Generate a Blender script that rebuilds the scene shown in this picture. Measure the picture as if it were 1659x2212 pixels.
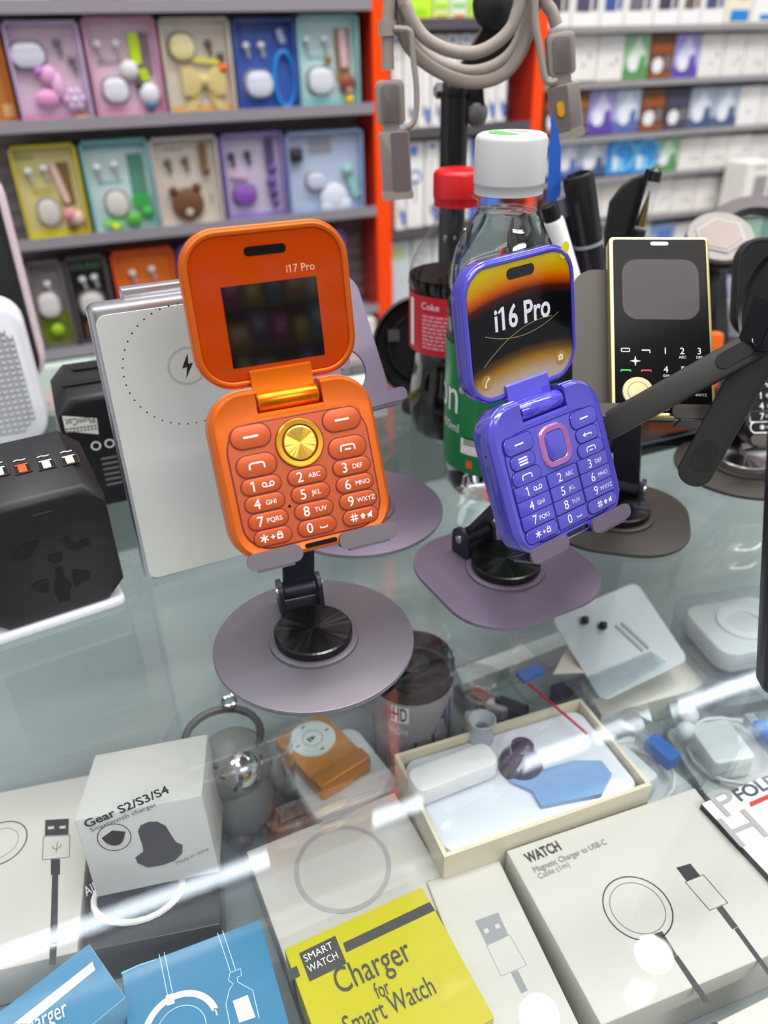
import bpy, bmesh, math, random
from mathutils import Vector, Matrix
from mathutils.geometry import tessellate_polygon
random.seed(7)
for o in list(bpy.data.objects): bpy.data.objects.remove(o)
SC = bpy.context.scene; COL = SC.collection
V = Vector; PI = math.pi; cos = math.cos; sin = math.sin

# ---------------------------------------------------------------- camera
PITCH, ROLL, YAW, CH = math.radians(31.2), math.radians(1.34), math.radians(22), 0.25
FPX, CX, CY = 1690.0, 829.5, 1106.0
cf = V((sin(YAW)*cos(PITCH), cos(YAW)*cos(PITCH), -sin(PITCH)))
r0 = V((cos(YAW), -sin(YAW), 0)); u0 = r0.cross(cf)
cr = r0*cos(ROLL) - u0*sin(ROLL); cu = u0*cos(ROLL) + r0*sin(ROLL)
CAMP = V((0, 0, CH)); HEAD = V((sin(YAW), cos(YAW), 0))
cd = bpy.data.cameras.new('camera'); cam = bpy.data.objects.new('camera', cd); COL.objects.link(cam)
cam.matrix_world = Matrix(((cr.x, cu.x, -cf.x, 0), (cr.y, cu.y, -cf.y, 0), (cr.z, cu.z, -cf.z, CH), (0, 0, 0, 1)))
cd.sensor_fit = 'VERTICAL'; cd.sensor_height = 36; cd.lens = 36*FPX/2212
cd.clip_start = 0.01; cd.clip_end = 50
cd.dof.use_dof = True; cd.dof.focus_distance = 0.355; cd.dof.aperture_fstop = 6.6
SC.camera = cam

def ray(x, y): return cf + cr*((x-CX)/FPX) - cu*((y-CY)/FPX)
def G(x, y, z=0.0):                       # point of the picture on a horizontal plane
    d = ray(x, y); return CAMP + d*((z-CH)/d.z)
def WY(x, y, Y):                          # on a plane parallel to the shelf wall
    d = ray(x, y); return CAMP + d*(Y/d.y)
def DD(x, y, D):                          # on an upright plane across the view, D ahead
    d = ray(x, y); return CAMP + d*(D/d.dot(HEAD))

# ---------------------------------------------------------------- light, world, exposure
SC.view_settings.view_transform = 'Standard'; SC.view_settings.look = 'None'
SC.view_settings.gamma = 1; SC.view_settings.use_curve_mapping = False
SC.view_settings.exposure = 0.2
W = bpy.data.worlds.new('room_light'); SC.world = W; W.use_nodes = True
W.node_tree.nodes['Background'].inputs[0].default_value = (0.80, 0.86, 0.92, 1)
W.node_tree.nodes['Background'].inputs[1].default_value = 0.62

def area(name, loc, to, sx, sy, e, c=(1, 0.97, 0.93)):
    l = bpy.data.lights.new(name, 'AREA'); l.shape = 'RECTANGLE'; l.size = sx; l.size_y = sy; l.energy = e; l.color = c
    o = bpy.data.objects.new(name, l); COL.objects.link(o); o.location = loc
    o.rotation_euler = (V(to)-V(loc)).to_track_quat('-Z', 'Y').to_euler(); return o
area('overhead_softbox', (0.2, -0.25, 1.85), (0.2, 0.1, 0), 1.6, 0.7, 17)  # added softbox for general light, set where the glass does not mirror it
area('overhead_softbox', (0.7, -1.9, 1.85), (0.7, -2.6, 0.2), 1.6, 0.4, 90)  # added to brighten the packs that the phone screen mirrors
area('overhead_softbox', (-0.9, 0.5, 1.85), (0, 0.5, 0), 0.6, 0.9, 7)  # added side softbox on the left
area('overhead_softbox', (1.7, 0.4, 1.85), (0.8, 0.6, 0), 0.6, 0.9, 9)  # matching added fill on the right
area('overhead_softbox', (0.6, 0.35, 1.88), (0.7, 1.2, 0.1), 2.0, 0.35, 34)  # added softbox that brightens the shelf wall

# ---------------------------------------------------------------- materials
def lin(c):
    return tuple((v/255/12.92 if v <= 10 else ((v/255+0.055)/1.055)**2.4) for v in c) + (1,)
MATS = {}
def mat(name, c, rough=0.5, metal=0.0, coat=0.0, bump=None, spec=0.5, emit=0, noise=None):
    if name in MATS: return MATS[name]
    m = bpy.data.materials.new(name); m.use_nodes = True; nt = m.node_tree; b = nt.nodes['Principled BSDF']
    b.inputs['Base Color'].default_value = lin(c); b.inputs['Roughness'].default_value = rough
    b.inputs['Metallic'].default_value = metal; b.inputs['Coat Weight'].default_value = coat
    b.inputs['Coat Roughness'].default_value = 0.05; b.inputs['Specular IOR Level'].default_value = spec
    if emit:
        b.inputs['Emission Color'].default_value = lin(c); b.inputs['Emission Strength'].default_value = emit
    if bump or noise:
        tc = nt.nodes.new('ShaderNodeTexCoord'); n = nt.nodes.new('ShaderNodeTexNoise')
        nt.links.new(tc.outputs['Object'], n.inputs['Vector'])
        n.inputs['Scale'].default_value = (bump or noise)[0]; n.inputs['Detail'].default_value = 3
        if bump:
            bp = nt.nodes.new('ShaderNodeBump'); bp.inputs['Strength'].default_value = bump[1]; bp.inputs['Distance'].default_value = 0.0005
            nt.links.new(n.outputs[0], bp.inputs['Height']); nt.links.new(bp.outputs[0], b.inputs['Normal'])
        else:
            r = nt.nodes.new('ShaderNodeValToRGB'); k = noise[1]
            r.color_ramp.elements[0].position = 0.3; r.color_ramp.elements[1].position = 0.7
            c0 = lin(c); r.color_ramp.elements[0].color = tuple(v*(1-k) for v in c0[:3])+(1,); r.color_ramp.elements[1].color = c0
            nt.links.new(n.outputs[0], r.inputs[0]); nt.links.new(r.outputs[0], b.inputs['Base Color'])
    MATS[name] = m; return m
def clear(name, tint=(250, 252, 252), ior=1.45, rough=0.03, haze=0.0):
    if name in MATS: return MATS[name]
    m = bpy.data.materials.new(name); m.use_nodes = True; nt = m.node_tree; nt.nodes.clear()
    out = nt.nodes.new('ShaderNodeOutputMaterial'); mx = nt.nodes.new('ShaderNodeMixShader'); t = nt.nodes.new('ShaderNodeBsdfTransparent')
    g = nt.nodes.new('ShaderNodeBsdfGlossy'); f = nt.nodes.new('ShaderNodeFresnel'); f.inputs[0].default_value = ior
    t.inputs[0].default_value = lin(tint); g.inputs['Roughness'].default_value = rough
    ge = nt.nodes.new('ShaderNodeNewGeometry'); mr = nt.nodes.new('ShaderNodeMapRange'); mr.inputs['To Min'].default_value = ior; mr.inputs['To Max'].default_value = 1/ior
    nt.links.new(ge.outputs['Backfacing'], mr.inputs['Value']); nt.links.new(mr.outputs[0], f.inputs[0])
    base = t
    if haze:
        d = nt.nodes.new('ShaderNodeBsdfDiffuse'); d.inputs[0].default_value = lin((225, 230, 232)); h = nt.nodes.new('ShaderNodeMixShader')
        h.inputs[0].default_value = haze; nt.links.new(t.outputs[0], h.inputs[1]); nt.links.new(d.outputs[0], h.inputs[2]); base = h
    nt.links.new(f.outputs[0], mx.inputs[0]); nt.links.new(base.outputs[0], mx.inputs[1]); nt.links.new(g.outputs[0], mx.inputs[2])
    nt.links.new(mx.outputs[0], out.inputs[0]); MATS[name] = m; return m
def liquid(name, tint, ior=1.33):
    m = bpy.data.materials.new(name); m.use_nodes = True; b = m.node_tree.nodes['Principled BSDF']
    b.inputs['Base Color'].default_value = lin(tint); b.inputs['Roughness'].default_value = 0.0
    b.inputs['Transmission Weight'].default_value = 1; b.inputs['IOR'].default_value = ior; MATS[name] = m; return m
def ramp_mat(name, stops, expr, rough=0.15, coat=0.0):
    # stops: [(pos, rgb)] along a coordinate built from generated x,y:  expr = (kx, ky, k0, kxx)
    m = bpy.data.materials.new(name); m.use_nodes = True; nt = m.node_tree; b = nt.nodes['Principled BSDF']
    tc = nt.nodes.new('ShaderNodeTexCoord'); sp = nt.nodes.new('ShaderNodeSeparateXYZ'); nt.links.new(tc.outputs['Generated'], sp.inputs[0])
    def math_(op, a, c):
        n = nt.nodes.new('ShaderNodeMath'); n.operation = op
        for i, v in enumerate((a, c)):
            if hasattr(v, 'default_value'): nt.links.new(v, n.inputs[i])
            else: n.inputs[i].default_value = v
        return n.outputs[0]
    kx, ky, k0, kxx = expr
    xc = math_('SUBTRACT', sp.outputs[0], 0.5)
    s = math_('ADD', math_('MULTIPLY', xc, kx), math_('MULTIPLY', sp.outputs[1], ky))
    s = math_('ADD', math_('ADD', s, k0), math_('MULTIPLY', math_('MULTIPLY', xc, xc), kxx))
    r = nt.nodes.new('ShaderNodeValToRGB'); el = r.color_ramp.elements
    el[0].position, el[0].color = stops[0][0], lin(stops[0][1]); el[1].position, el[1].color = stops[-1][0], lin(stops[-1][1])
    for p, c in stops[1:-1]:
        e = el.new(p); e.color = lin(c)
    nt.links.new(s, r.inputs[0]); nt.links.new(r.outputs[0], b.inputs['Base Color'])
    b.inputs['Roughness'].default_value = rough; b.inputs['Coat Weight'].default_value = coat; b.inputs['Specular IOR Level'].default_value = 0.22
    MATS[name] = m; return m

# ---------------------------------------------------------------- mesh building
def rr(w, h, r, n=6, x=0, y=0):
    r = max(min(r, w/2-1e-7, h/2-1e-7), 1e-7); p = []
    for cx_, cy_, a0 in ((w/2-r, h/2-r, 0), (-w/2+r, h/2-r, PI/2), (-w/2+r, -h/2+r, PI), (w/2-r, -h/2+r, 1.5*PI)):
        for i in range(n+1):
            a = a0 + i*PI/2/n; p.append((x+cx_+r*cos(a), y+cy_+r*sin(a)))
    return p
def circ(r, n=32, x=0, y=0): return [(x+r*cos(2*PI*i/n), y+r*sin(2*PI*i/n)) for i in range(n)]
def arc(r, a0, a1, n=16, x=0, y=0): return [(x+r*cos(math.radians(a0+(a1-a0)*i/n)), y+r*sin(math.radians(a0+(a1-a0)*i/n))) for i in range(n+1)]
T = Matrix.Translation
def RX(a): return Matrix.Rotation(math.radians(a), 4, 'X')
def RY(a): return Matrix.Rotation(math.radians(a), 4, 'Y')
def RZ(a): return Matrix.Rotation(math.radians(a), 4, 'Z')
def frame(o, x, z):                       # matrix with origin o, x axis x, z axis close to z
    x = V(x).normalized(); z = V(z); y = z.cross(x).normalized(); z = x.cross(y)
    return Matrix(((x.x, y.x, z.x, o[0]), (x.y, y.y, z.y, o[1]), (x.z, y.z, z.z, o[2]), (0, 0, 0, 1)))
TXT = {}
def text_geo(s):                          # a leading ~ sets the lettering bold
    if s not in TXT:
        c = bpy.data.curves.new('txt', 'FONT'); c.body = s.lstrip('~'); c.resolution_u = 3; c.offset = 0.022 if s[0] == '~' else 0
        o = bpy.data.objects.new('txt', c); COL.objects.link(o)
        dg = bpy.context.evaluated_depsgraph_get(); me = bpy.data.meshes.new_from_object(o.evaluated_get(dg))
        vs = [v.co.copy() for v in me.vertices]; fs = [tuple(p.vertices) for p in me.polygons]
        x0, x1 = min(v.x for v in vs), max(v.x for v in vs); y0, y1 = min(v.y for v in vs), max(v.y for v in vs)
        bpy.data.objects.remove(o); bpy.data.curves.remove(c); bpy.data.meshes.remove(me)
        TXT[s] = (vs, fs, x0, x1, y0, y1)
    return TXT[s]
class MB:
    def __init__(s, k=1.0): s.v = []; s.f = []; s.fm = []; s.ms = []; s.k = k
    def mi(s, m):
        if m not in s.ms: s.ms.append(m)
        return s.ms.index(m)
    def add(s, vs, fs, m, M=None):
        b = len(s.v); i = s.mi(m)
        for v in vs:
            v = V(v)*s.k
            s.v.append(M @ v if M else v)
        for f in fs: s.f.append(tuple(j+b for j in f)); s.fm.append(i)
        return s
    def loft(s, loops, m, M=None, cap=(True, True), closed=True):
        n = len(loops[0]); vs = [p for l in loops for p in l]; fs = []
        for a in range(len(loops)-1):
            for i in range(n if closed else n-1):
                j = (i+1) % n; fs.append((a*n+i, a*n+j, (a+1)*n+j, (a+1)*n+i))
        if cap[0]: fs.append(tuple(range(n-1, -1, -1)))
        if cap[1]: fs.append(tuple(range((len(loops)-1)*n, len(loops)*n)))
        return s.add(vs, fs, m, M)
    def pro(s, w, h, r, prof, m, M=None, x=0, y=0, n=6, cap=(True, True)):   # rounded rectangle with an (inset, z) profile
        return s.loft([[(px, py, z) for px, py in rr(w-2*i, h-2*i, r-i, n, x, y)] for i, z in prof], m, M, cap)
    def slab(s, w, h, r, z0, z1, m, M=None, x=0, y=0, b=0.0, n=6):
        pr = [(0, z0), (0, z1)] if not b else [(b, z0), (b*0.3, z0+b*0.3), (0, z0+b), (0, z1-b), (b*0.3, z1-b*0.3), (b, z1)]
        return s.pro(w, h, r, pr, m, M, x, y, n)
    def box(s, x0, x1, y0, y1, z0, z1, m, M=None):
        vs = [(x, y, z) for z in (z0, z1) for x, y in ((x0, y0), (x1, y0), (x1, y1), (x0, y1))]
        return s.add(vs, [(3, 2, 1, 0), (4, 5, 6, 7), (0, 1, 5, 4), (1, 2, 6, 5), (2, 3, 7, 6), (3, 0, 4, 7)], m, M)
    def lathe(s, prof, m, M=None, n=40, x=0, y=0, cap=(True, True)):
        return s.loft([[(x+r*cos(2*PI*i/n), y+r*sin(2*PI*i/n), z) for i in range(n)] for r, z in prof], m, M, cap)
    def tube(s, pts, r, m, M=None, n=10, closed=False, flat=1.0):
        pts = [V(p) for p in pts]; N = len(pts); loops = []; up = None
        for i, p in enumerate(pts):
            if closed: d = pts[(i+1) % N]-pts[i-1]
            else: d = pts[min(i+1, N-1)]-pts[max(i-1, 0)]
            d.normalize()
            if up is None: up = d.orthogonal().normalized() if abs(d.z) > 0.9 else V((0, 0, 1))
            up = (up-d*up.dot(d)).normalized(); sd = d.cross(up)
            q = r[i] if isinstance(r, (list, tuple)) else r
            loops.append([p+up*q*cos(2*PI*k/n)*flat+sd*q*sin(2*PI*k/n) for k in range(n)])
        if closed: loops.append(loops[0])
        return s.loft(loops, m, M, (not closed, not closed))
    def ell(s, c, rx, ry, rz, m, M=None, n=16):
        k = n//2
        return s.loft([[(c[0]+rx*sin(PI*a/k)*cos(2*PI*i/n), c[1]+ry*sin(PI*a/k)*sin(2*PI*i/n), c[2]-rz*cos(PI*a/k)) for i in range(n)]
                       for a in [0.02]+list(range(1, k))+[k-0.02]], m, M)
    def poly(s, pts, z, m, M=None, holes=()):
        ls = [[V((p[0], p[1], 0)) for p in l] for l in [pts]+list(holes)]
        vs = [(p.x, p.y, z) for l in ls for p in l]
        return s.add(vs, [tuple(t) for t in tessellate_polygon(ls)], m, M)
    def prism(s, pts, z0, z1, m, M=None, holes=()):
        s.poly(pts, z0, m, M, holes); s.poly(pts, z1, m, M, holes)
        for l in [pts]+list(holes):
            n = len(l); s.add([(p[0], p[1], z) for z in (z0, z1) for p in l], [(i, (i+1) % n, n+(i+1) % n, n+i) for i in range(n)], m, M)
        return s
    def text(s, t, h, x, y, z, m, M=None, al='L', w=None, warp=None, ref=None, xs=1.0):
        vs, fs, x0, x1, y0, y1 = text_geo(t); ry0, ry1 = text_geo(ref)[4:] if ref else (y0, y1)
        k = h/(ry1-ry0); kx = k*xs if w is None else w/(x1-x0)
        ox = {'L': x0, 'C': (x0+x1)/2, 'R': x1}[al]
        out = [(x+(v.x-ox)*kx, y+(v.y-ry0)*k, z) for v in vs]
        if warp: out = [warp(*p) for p in out]
        return s.add(out, fs, m, M)
    def line(s, pts, w, z, m, M=None, closed=False):
        pts = [V((p[0], p[1])) for p in pts]; N = len(pts); L = []; R = []
        for i, p in enumerate(pts):
            a = pts[i-1] if (i or closed) else p; b = pts[(i+1) % N] if (i < N-1 or closed) else p
            d = (b-a).normalized(); q = V((-d.y, d.x))*w/2; L.append(p+q); R.append(p-q)
        vs = [(p.x, p.y, z) for p in L]+[(p.x, p.y, z) for p in R]
        return s.add(vs, [(i, (i+1) % N, N+(i+1) % N, N+i) for i in range(N if closed else N-1)], m, M)
    def rect(s, x0, x1, y0, y1, z, m, M=None): return s.add([(x0, y0, z), (x1, y0, z), (x1, y1, z), (x0, y1, z)], [(0, 1, 2, 3)], m, M)
    def beam(s, p0, p1, w, t, wd, m, M=None, w1=None, b=0):
        p0, p1 = V(p0), V(p1); d = (p1-p0).normalized(); wd = V(wd); wd = (wd-d*wd.dot(d)).normalized(); q = d.cross(wd)
        w1 = w1 or w
        return s.loft([[p+wd*a*ww/2+q*c*t/2 for a, c in ((-1, -1), (1, -1), (1, 1), (-1, 1))] for p, ww in ((p0, w), (p1, w1))], m, M)
    def build(s, name, parent=None, sharp=35, M=None):
        me = bpy.data.meshes.new(name); me.from_pydata([tuple(v) for v in s.v], [], s.f)
        for m in s.ms: me.materials.append(m)
        me.polygons.foreach_set('material_index', s.fm)
        bm = bmesh.new(); bm.from_mesh(me); bmesh.ops.remove_doubles(bm, verts=bm.verts, dist=1e-7)
        bmesh.ops.recalc_face_normals(bm, faces=bm.faces); bm.to_mesh(me); bm.free()
        me.polygons.foreach_set('use_smooth', [True]*len(me.polygons)); me.set_sharp_from_angle(angle=math.radians(sharp))
        o = bpy.data.objects.new(name, me); COL.objects.link(o)
        if parent: o.parent = parent
        if M is not None: o.matrix_world = M
        return o
def tag(o, label=None, cat=None, group=None, kind=None):
    if label: o['label'] = label
    if cat: o['category'] = cat
    if group: o['group'] = group
    if kind: o['kind'] = kind
    return o
def thing(name, label, cat, M=None, group=None):
    o = bpy.data.objects.new(name, None); COL.objects.link(o); o.empty_display_size = 0.01
    if M is not None: o.matrix_world = M
    return tag(o, label, cat, group)
def struct(name, mb, label): return tag(mb.build(name), label, 'structure', kind='structure')
def boolean(o, cutter):
    c = cutter.build('cutter'); md = o.modifiers.new('b', 'BOOLEAN'); md.operation = 'DIFFERENCE'; md.object = c; md.solver = 'EXACT'
    c.matrix_world = o.matrix_world if not o.parent else o.parent.matrix_world
    bpy.context.view_layer.update(); dg = bpy.context.evaluated_depsgraph_get()
    me = bpy.data.meshes.new_from_object(o.evaluated_get(dg)); o.modifiers.clear(); o.data = me; bpy.data.objects.remove(c)
    me.polygons.foreach_set('use_smooth', [True]*len(me.polygons)); me.set_sharp_from_angle(angle=math.radians(35))

white = mat('white_card', (236, 234, 230), 0.45); offw = mat('cream_white', (226, 222, 212), 0.5)
wplas = mat('white_plastic', (238, 238, 238), 0.3); black = mat('black_plastic', (18, 18, 20), 0.35)
blackm = mat('matte_black', (22, 22, 24), 0.6); ink = mat('black_ink', (38, 38, 40), 0.5); grey_ink = mat('grey_ink', (120, 122, 126), 0.5)
gloss_black = mat('gloss_black', (8, 9, 11), 0.05); chrome = mat('chrome', (205, 205, 205), 0.15, 1.0)
print_white = mat('white_print', (236, 232, 240), 0.45)
pet = clear('clear_plastic', (247, 250, 251), 1.35)
# ---------------------------------------------------------------- the setting
YW, YB = 1.225, 1.16                       # slat board, and the fronts of the goods hung on it
slat = mat('slat_board', (150, 138, 140), 0.5); groove = mat('slat_groove', (92, 84, 86), 0.6)
m = MB(); m.box(-1.2, 3.2, YW, YW+0.03, -0.9, 1.5, slat)
for i in range(90): m.box(-1.2, 3.2, YW-0.004, YW+0.001, -0.6+i*0.022, -0.6+i*0.022+0.012, slat)
struct('wall_back', m, 'grey slatted shop wall behind the hanging cartons')
m = MB(); m.box(-1.2, 3.2, -2.75, 1.5, -0.93, -0.9, mat('floor_tile', (150, 148, 145), 0.3, noise=(4, 0.15)))
struct('floor', m, 'grey tiled shop floor below the counter')
m = MB(); m.box(-1.2, 3.2, -2.75, 1.5, 1.95, 1.98, mat('ceiling_white', (225, 228, 232), 0.7))
struct('ceiling', m, 'white shop ceiling above the counter')
orange_p = mat('orange_panel', (255, 72, 0), 0.3); shade_p = mat('shaded_panel_side', (205, 50, 28), 0.2)  # darker red of the post sides carries their shade in the colour
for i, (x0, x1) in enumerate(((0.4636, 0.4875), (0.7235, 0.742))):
    m = MB(); m.box(x0, x1, 1.15, 1.149, -0.9, 1.3, orange_p); m.box(x0, x1, 1.15, YW-0.005, -0.9, 1.3, shade_p)
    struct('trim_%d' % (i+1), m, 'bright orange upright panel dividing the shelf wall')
# canopy over the shelves and its tube lamps
m = MB(); m.box(-1.0, 3.0, 1.0, YW, 1.33, 1.345, mat('canopy', (215, 215, 218), 0.5))
struct('trim_3', m, 'white canopy above the shelf wall')
tube_m = mat('tube_glow', (232, 242, 255), 0.4, emit=14)
for x0, x1 in ((-0.75, 0.53), (0.72, 1.0), (1.03, 1.9)):
    t = thing('tube_lamp', 'white tube lamp under the shelf canopy %s' % {-0.75: 'over the earphone gift boxes', 0.72: 'over the orange posts', 1.03: 'over the white carton rows'}[x0], 'lamp', T((x0, 1.12, 1.30)), 'tube lamps of the shelf wall')
    m = MB(); m.lathe([(0.012, 0), (0.012, x1-x0)], tube_m, RY(90), 16); m.build('tube', t)
    m = MB(); m.box(0, x1-x0, -0.012, 0.012, 0.013, 0.03, white); m.build('housing', t)
for x, y, w in ((0.75, 0.85, 'left'), (1.13, 0.86, 'right')):
    t = thing('downlight', 'round ceiling downlight, %s of the pair above the aisle' % w, 'lamp', T((x, y, 1.95)), 'ceiling downlights')
    m = MB(); m.lathe([(0.045, -0.004), (0.045, -0.001)], mat('downlight_glow', (255, 246, 235), 0.4, emit=45)); m.build('lens', t)
    m = MB(); m.lathe([(0.045, -0.006), (0.06, -0.006), (0.06, 0), (0.045, 0)], white, cap=(False, False)); m.build('trim_ring', t)

# shelf rails under every row of goods: (x0, x1, z) of the ledge
rail = mat('shelf_rail', (140, 134, 142), 0.35); rail_d = mat('dark_rail', (84, 80, 84), 0.4)
def shelf(name, x0, x1, z, label, yf=YB-0.012, h=0.012, mt=rail):
    m = MB(); m.box(x0, x1, yf, YW-0.005, z-0.004, z, mt); m.box(x0, x1, yf-0.002, yf, z-0.004, z+h, mt)
    return struct(name, m, label)

# ---------------------------------------------------------------- the display counter
counter = thing('display_counter', 'glass topped display counter full of boxed phone accessories', 'display counter', T((0.2, 0.4, -0.9)))
Mi = counter.matrix_world.inverted()
CX0, CX1, CY0, CY1 = -0.34, 0.78, 0.035, 0.66
def cbox(name, x0, x1, y0, y1, z0, z1, mt):
    m = MB(); m.box(x0, x1, y0, y1, z0, z1, mt, T((-0.2, -0.4, 0.9))); return m.build(name, counter)
cbox('glass_top', CX0, CX1, CY0, CY1, -0.008, 0.0, clear('counter_glass', (251, 253, 253), 1.52, 0.0))
cbox('tray_floor', CX0, CX1, CY0, CY1, -0.16, -0.15, mat('tray_floor', (138, 148, 148), 0.5))
cbox('rear_panel', CX0, CX1, CY1-0.012, CY1, -0.15, -0.0085, mat('rear_panel', (130, 140, 140), 0.5))
cbox('side_panel', CX0, CX0+0.012, CY0, CY1-0.0125, -0.15, -0.0085, white)
cbox('side_panel', CX1-0.012, CX1, CY0, CY1-0.0125, -0.15, -0.0085, white)
cbox('cabinet', CX0, CX1, CY0+0.02, CY1, -0.9, -0.1605, mat('cabinet', (205, 205, 205), 0.5))
# ---------------------------------------------------------------- flip phones
def spun_fan(m, r, z, dz, zc, mt, x=0, y=0, n=48, seed=4):   # turned metal face: a fan of fine facets that catch the lamps one by one
    g = random.Random(seed); rim = [(x+r*cos(2*PI*i/n), y+r*sin(2*PI*i/n), z+g.uniform(-1, 1)*dz) for i in range(n)]
    for i in range(n): m.add([rim[i], rim[(i+1) % n], (x, y, zc)], [(0, 1, 2)], mt)
def flip_phone(name, label, Mw, ang, zl, c, style):
    ph = thing(name, label, 'flip phone', Mw)
    B, RIM, IN, DK = c['body'], c['rim'], c['inner'], c['dark']; k = 0.001
    KP = c['panel']
    # lower half, hinge notch cut out of its top edge
    m = MB(k); yc = 4.15
    m.pro(69, 69.3, 15, [(2.5, -14), (0.8, -13.3), (0, -12), (0, -3.6), (0.5, -3.3), (0.5, -2.9), (0.2, -2.6), (0.9, -1.2), (1.9, -0.5), (2.1, -0.2), (6.0, -0.9)], B, y=yc, n=10)
    body = m.build('lower_body', ph)
    cut = MB(k); cut.box(-14.2, 13.4, 26.9, 60, -20, 10, B); boolean(body, cut)
    # keypad plate with its dark seam
    m = MB(k); m.pro(59.5, 51, 11.5, [(0, -1.1), (0, -0.55), (0.3, -0.5)], DK, n=8); m.pro(58.5, 50, 11, [(0, -0.6), (0.15, -0.4)], KP, n=8)
    plate = m.build('keypad_plate', ph)
    sx = lambda u: u-29.75
    cols = (11.0, 30.2, 49.5); rows = (-24.9, -32.0, -39.1, -46.1)
    legends = [('1', 'oo'), ('2', 'ABC'), ('3', 'DEF'), ('4', 'GHI'), ('5', 'JKL'), ('6', 'MNO'), ('7', 'PQRS'), ('8', 'TUV'), ('9', 'WXYZ'), ('*', '+'), ('0', '_'), ('#', '^')]
    zt = 0.12; PW = c['print']
    def key(u, v, w, h, r, r2=None):
        x, y = sx(u), v+25.5
        m = MB(k); m.pro(w, h, r, [(-0.42, -0.55), (-0.42, -0.2)], DK, x=x, y=y, n=6); m.pro(w, h, r, [(0, -0.4), (0.04, 0), (0.2, zt-0.03), (0.4, zt)], c['key'], x=x, y=y, n=6)
        return m.build('key', ph), x, y
    def legend(ob, fn):
        m = MB(k); fn(m); m.build('legend', ob)
    def glyphs(m, x, y, a, b, zz):
        if a == '*':
            for q in (0, 60, 120): m.line([(x-3.6+1.7*cos(math.radians(q+90)), y+1.7*sin(math.radians(q+90))), (x-3.6-1.7*cos(math.radians(q+90)), y-1.7*sin(math.radians(q+90)))], 0.5, zz+0.001*q/60, PW)
            m.line([(x-1.0, y), (x+0.8, y)], 0.4, zz, PW); m.line([(x-0.1, y-0.9), (x-0.1, y+0.9)], 0.4, zz+0.002, PW)
            m.poly(rr(2.4, 2.0, 0.3, 2, x+2.8, y-0.3), zz, PW, holes=[rr(1.4, 1.0, 0.2, 2, x+2.8, y-0.3)]); m.line(arc(0.8, 0, 180, 8, x+2.8, y+0.7), 0.4, zz, PW); return
        if a == '#':
            for q in (-0.6, 0.6):
                m.line([(x-2.9+q, y-1.7), (x-2.9+q, y+1.7)], 0.42, zz, PW); m.line([(x-4.6, y+q), (x-1.2, y+q)], 0.42, zz+0.002, PW)
            m.poly([(x+0.9, y+1.2), (x-0.5, y-0.1), (x+0.3, y-0.1), (x+0.3, y-1.1), (x+1.5, y-1.1), (x+1.5, y-0.1), (x+2.3, y-0.1)], zz, PW)
            m.poly([(x+3.0, y-0.5), (x+3.0, y+0.5), (x+3.7, y+0.5), (x+4.9, y+1.4), (x+4.9, y-1.4), (x+3.7, y-0.5)], zz, PW); m.line([(x+3.0, y-1.2), (x+5.3, y+1.3)], 0.3, zz+0.003, PW); return
        m.text(a, 4.1, x-3.2, y-2.0, zz, PW, al='C', ref='8')
        if a == '1': m.line([(x-4.3, y+1.35), (x-3.1, y+1.95)], 0.5, zz+0.002, PW)
        if b == 'oo':
            for q in (1.2, 4.3): m.poly(circ(1.05, 16, x+q, y), zz, PW, holes=[circ(0.62, 16, x+q, y)])
            m.line([(x+1.2, y-0.85), (x+4.3, y-0.85)], 0.4, zz+0.002, PW)
        elif b == '_': m.line([(x+1.2, y-0.2), (x+1.2, y-0.9), (x+4.2, y-0.9), (x+4.2, y-0.2)], 0.42, zz, PW)
        else: m.text(b, 1.85, x-0.6 if len(b) > 3 else x+0.3, y-1.0, zz, PW, ref='B')
    zz = zt+0.03
    if style == 17:
        ko = []
        for i, (a, b) in enumerate(legends):
            w = 16.2 if i not in (9, 11) else 15.4; ob, x, y = key(cols[i % 3]+(0.5 if i == 9 else -0.2 if i == 11 else 0), rows[i//3], w, 6.3, 3.15); legend(ob, lambda m: glyphs(m, x, y, a, b, zz))
            if a == '5':
                m = MB(k)
                for q in (-7, 7): m.ell((x+q, y+0.3, zt), 0.35, 0.35, 0.35, c['key'], n=8)
                m.build('locating_dot', ob)
        for u in (10.7, 49.0):
            ob, x, y = key(u, -5.2, 16.2, 9.0, 4.5); legend(ob, lambda m: m.line([(x-3, y), (x+3, y)], 0.8, zz, PW))
        for u in (10.8, 49.2):
            ob, x, y = key(u, -16.8, 16.2, 8.6, 4.3)
            legend(ob, lambda m: m.line([(x-3.0, y-1.3), (x-3.0, y-0.2)]+arc(1.1, 180, 90, 4, x-1.9, y)+arc(1.1, 90, 0, 4, x+1.9, y)+[(x+3.0, y-0.2), (x+3.0, y-1.3)], 0.6, zz, PW))
            if u > 30: legend(ob, lambda m: m.line([(x-1.3, y-0.7), (x+1.3, y-0.7)], 0.6, zz, PW))
        m = MB(k); x, y = sx(29.8), 14.3
        m.lathe([(10.1, -0.5), (10.1, 0.1)], DK, x=x, y=y, n=48); m.lathe([(9.8, 0), (9.8, 0.5), (9.4, 0.9), (7.6, 0.8), (7.3, 0.3)], c['gold'], x=x, y=y, n=48, cap=(True, False)); m.lathe([(7.3, 0.12), (6.9, 0.14)], DK, x=x, y=y, n=48)
        nav = m.build('navigation_ring', ph)
        m = MB(k); m.lathe([(6.8, 0.2), (6.8, 0.7), (6.4, 0.95)], c['spun'], x=x, y=y, n=48, cap=(True, False)); spun_fan(m, 6.4, 0.95, 0.10, 0.85, c['spun'], x, y); m.build('navigation_button', nav, sharp=2)
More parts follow.
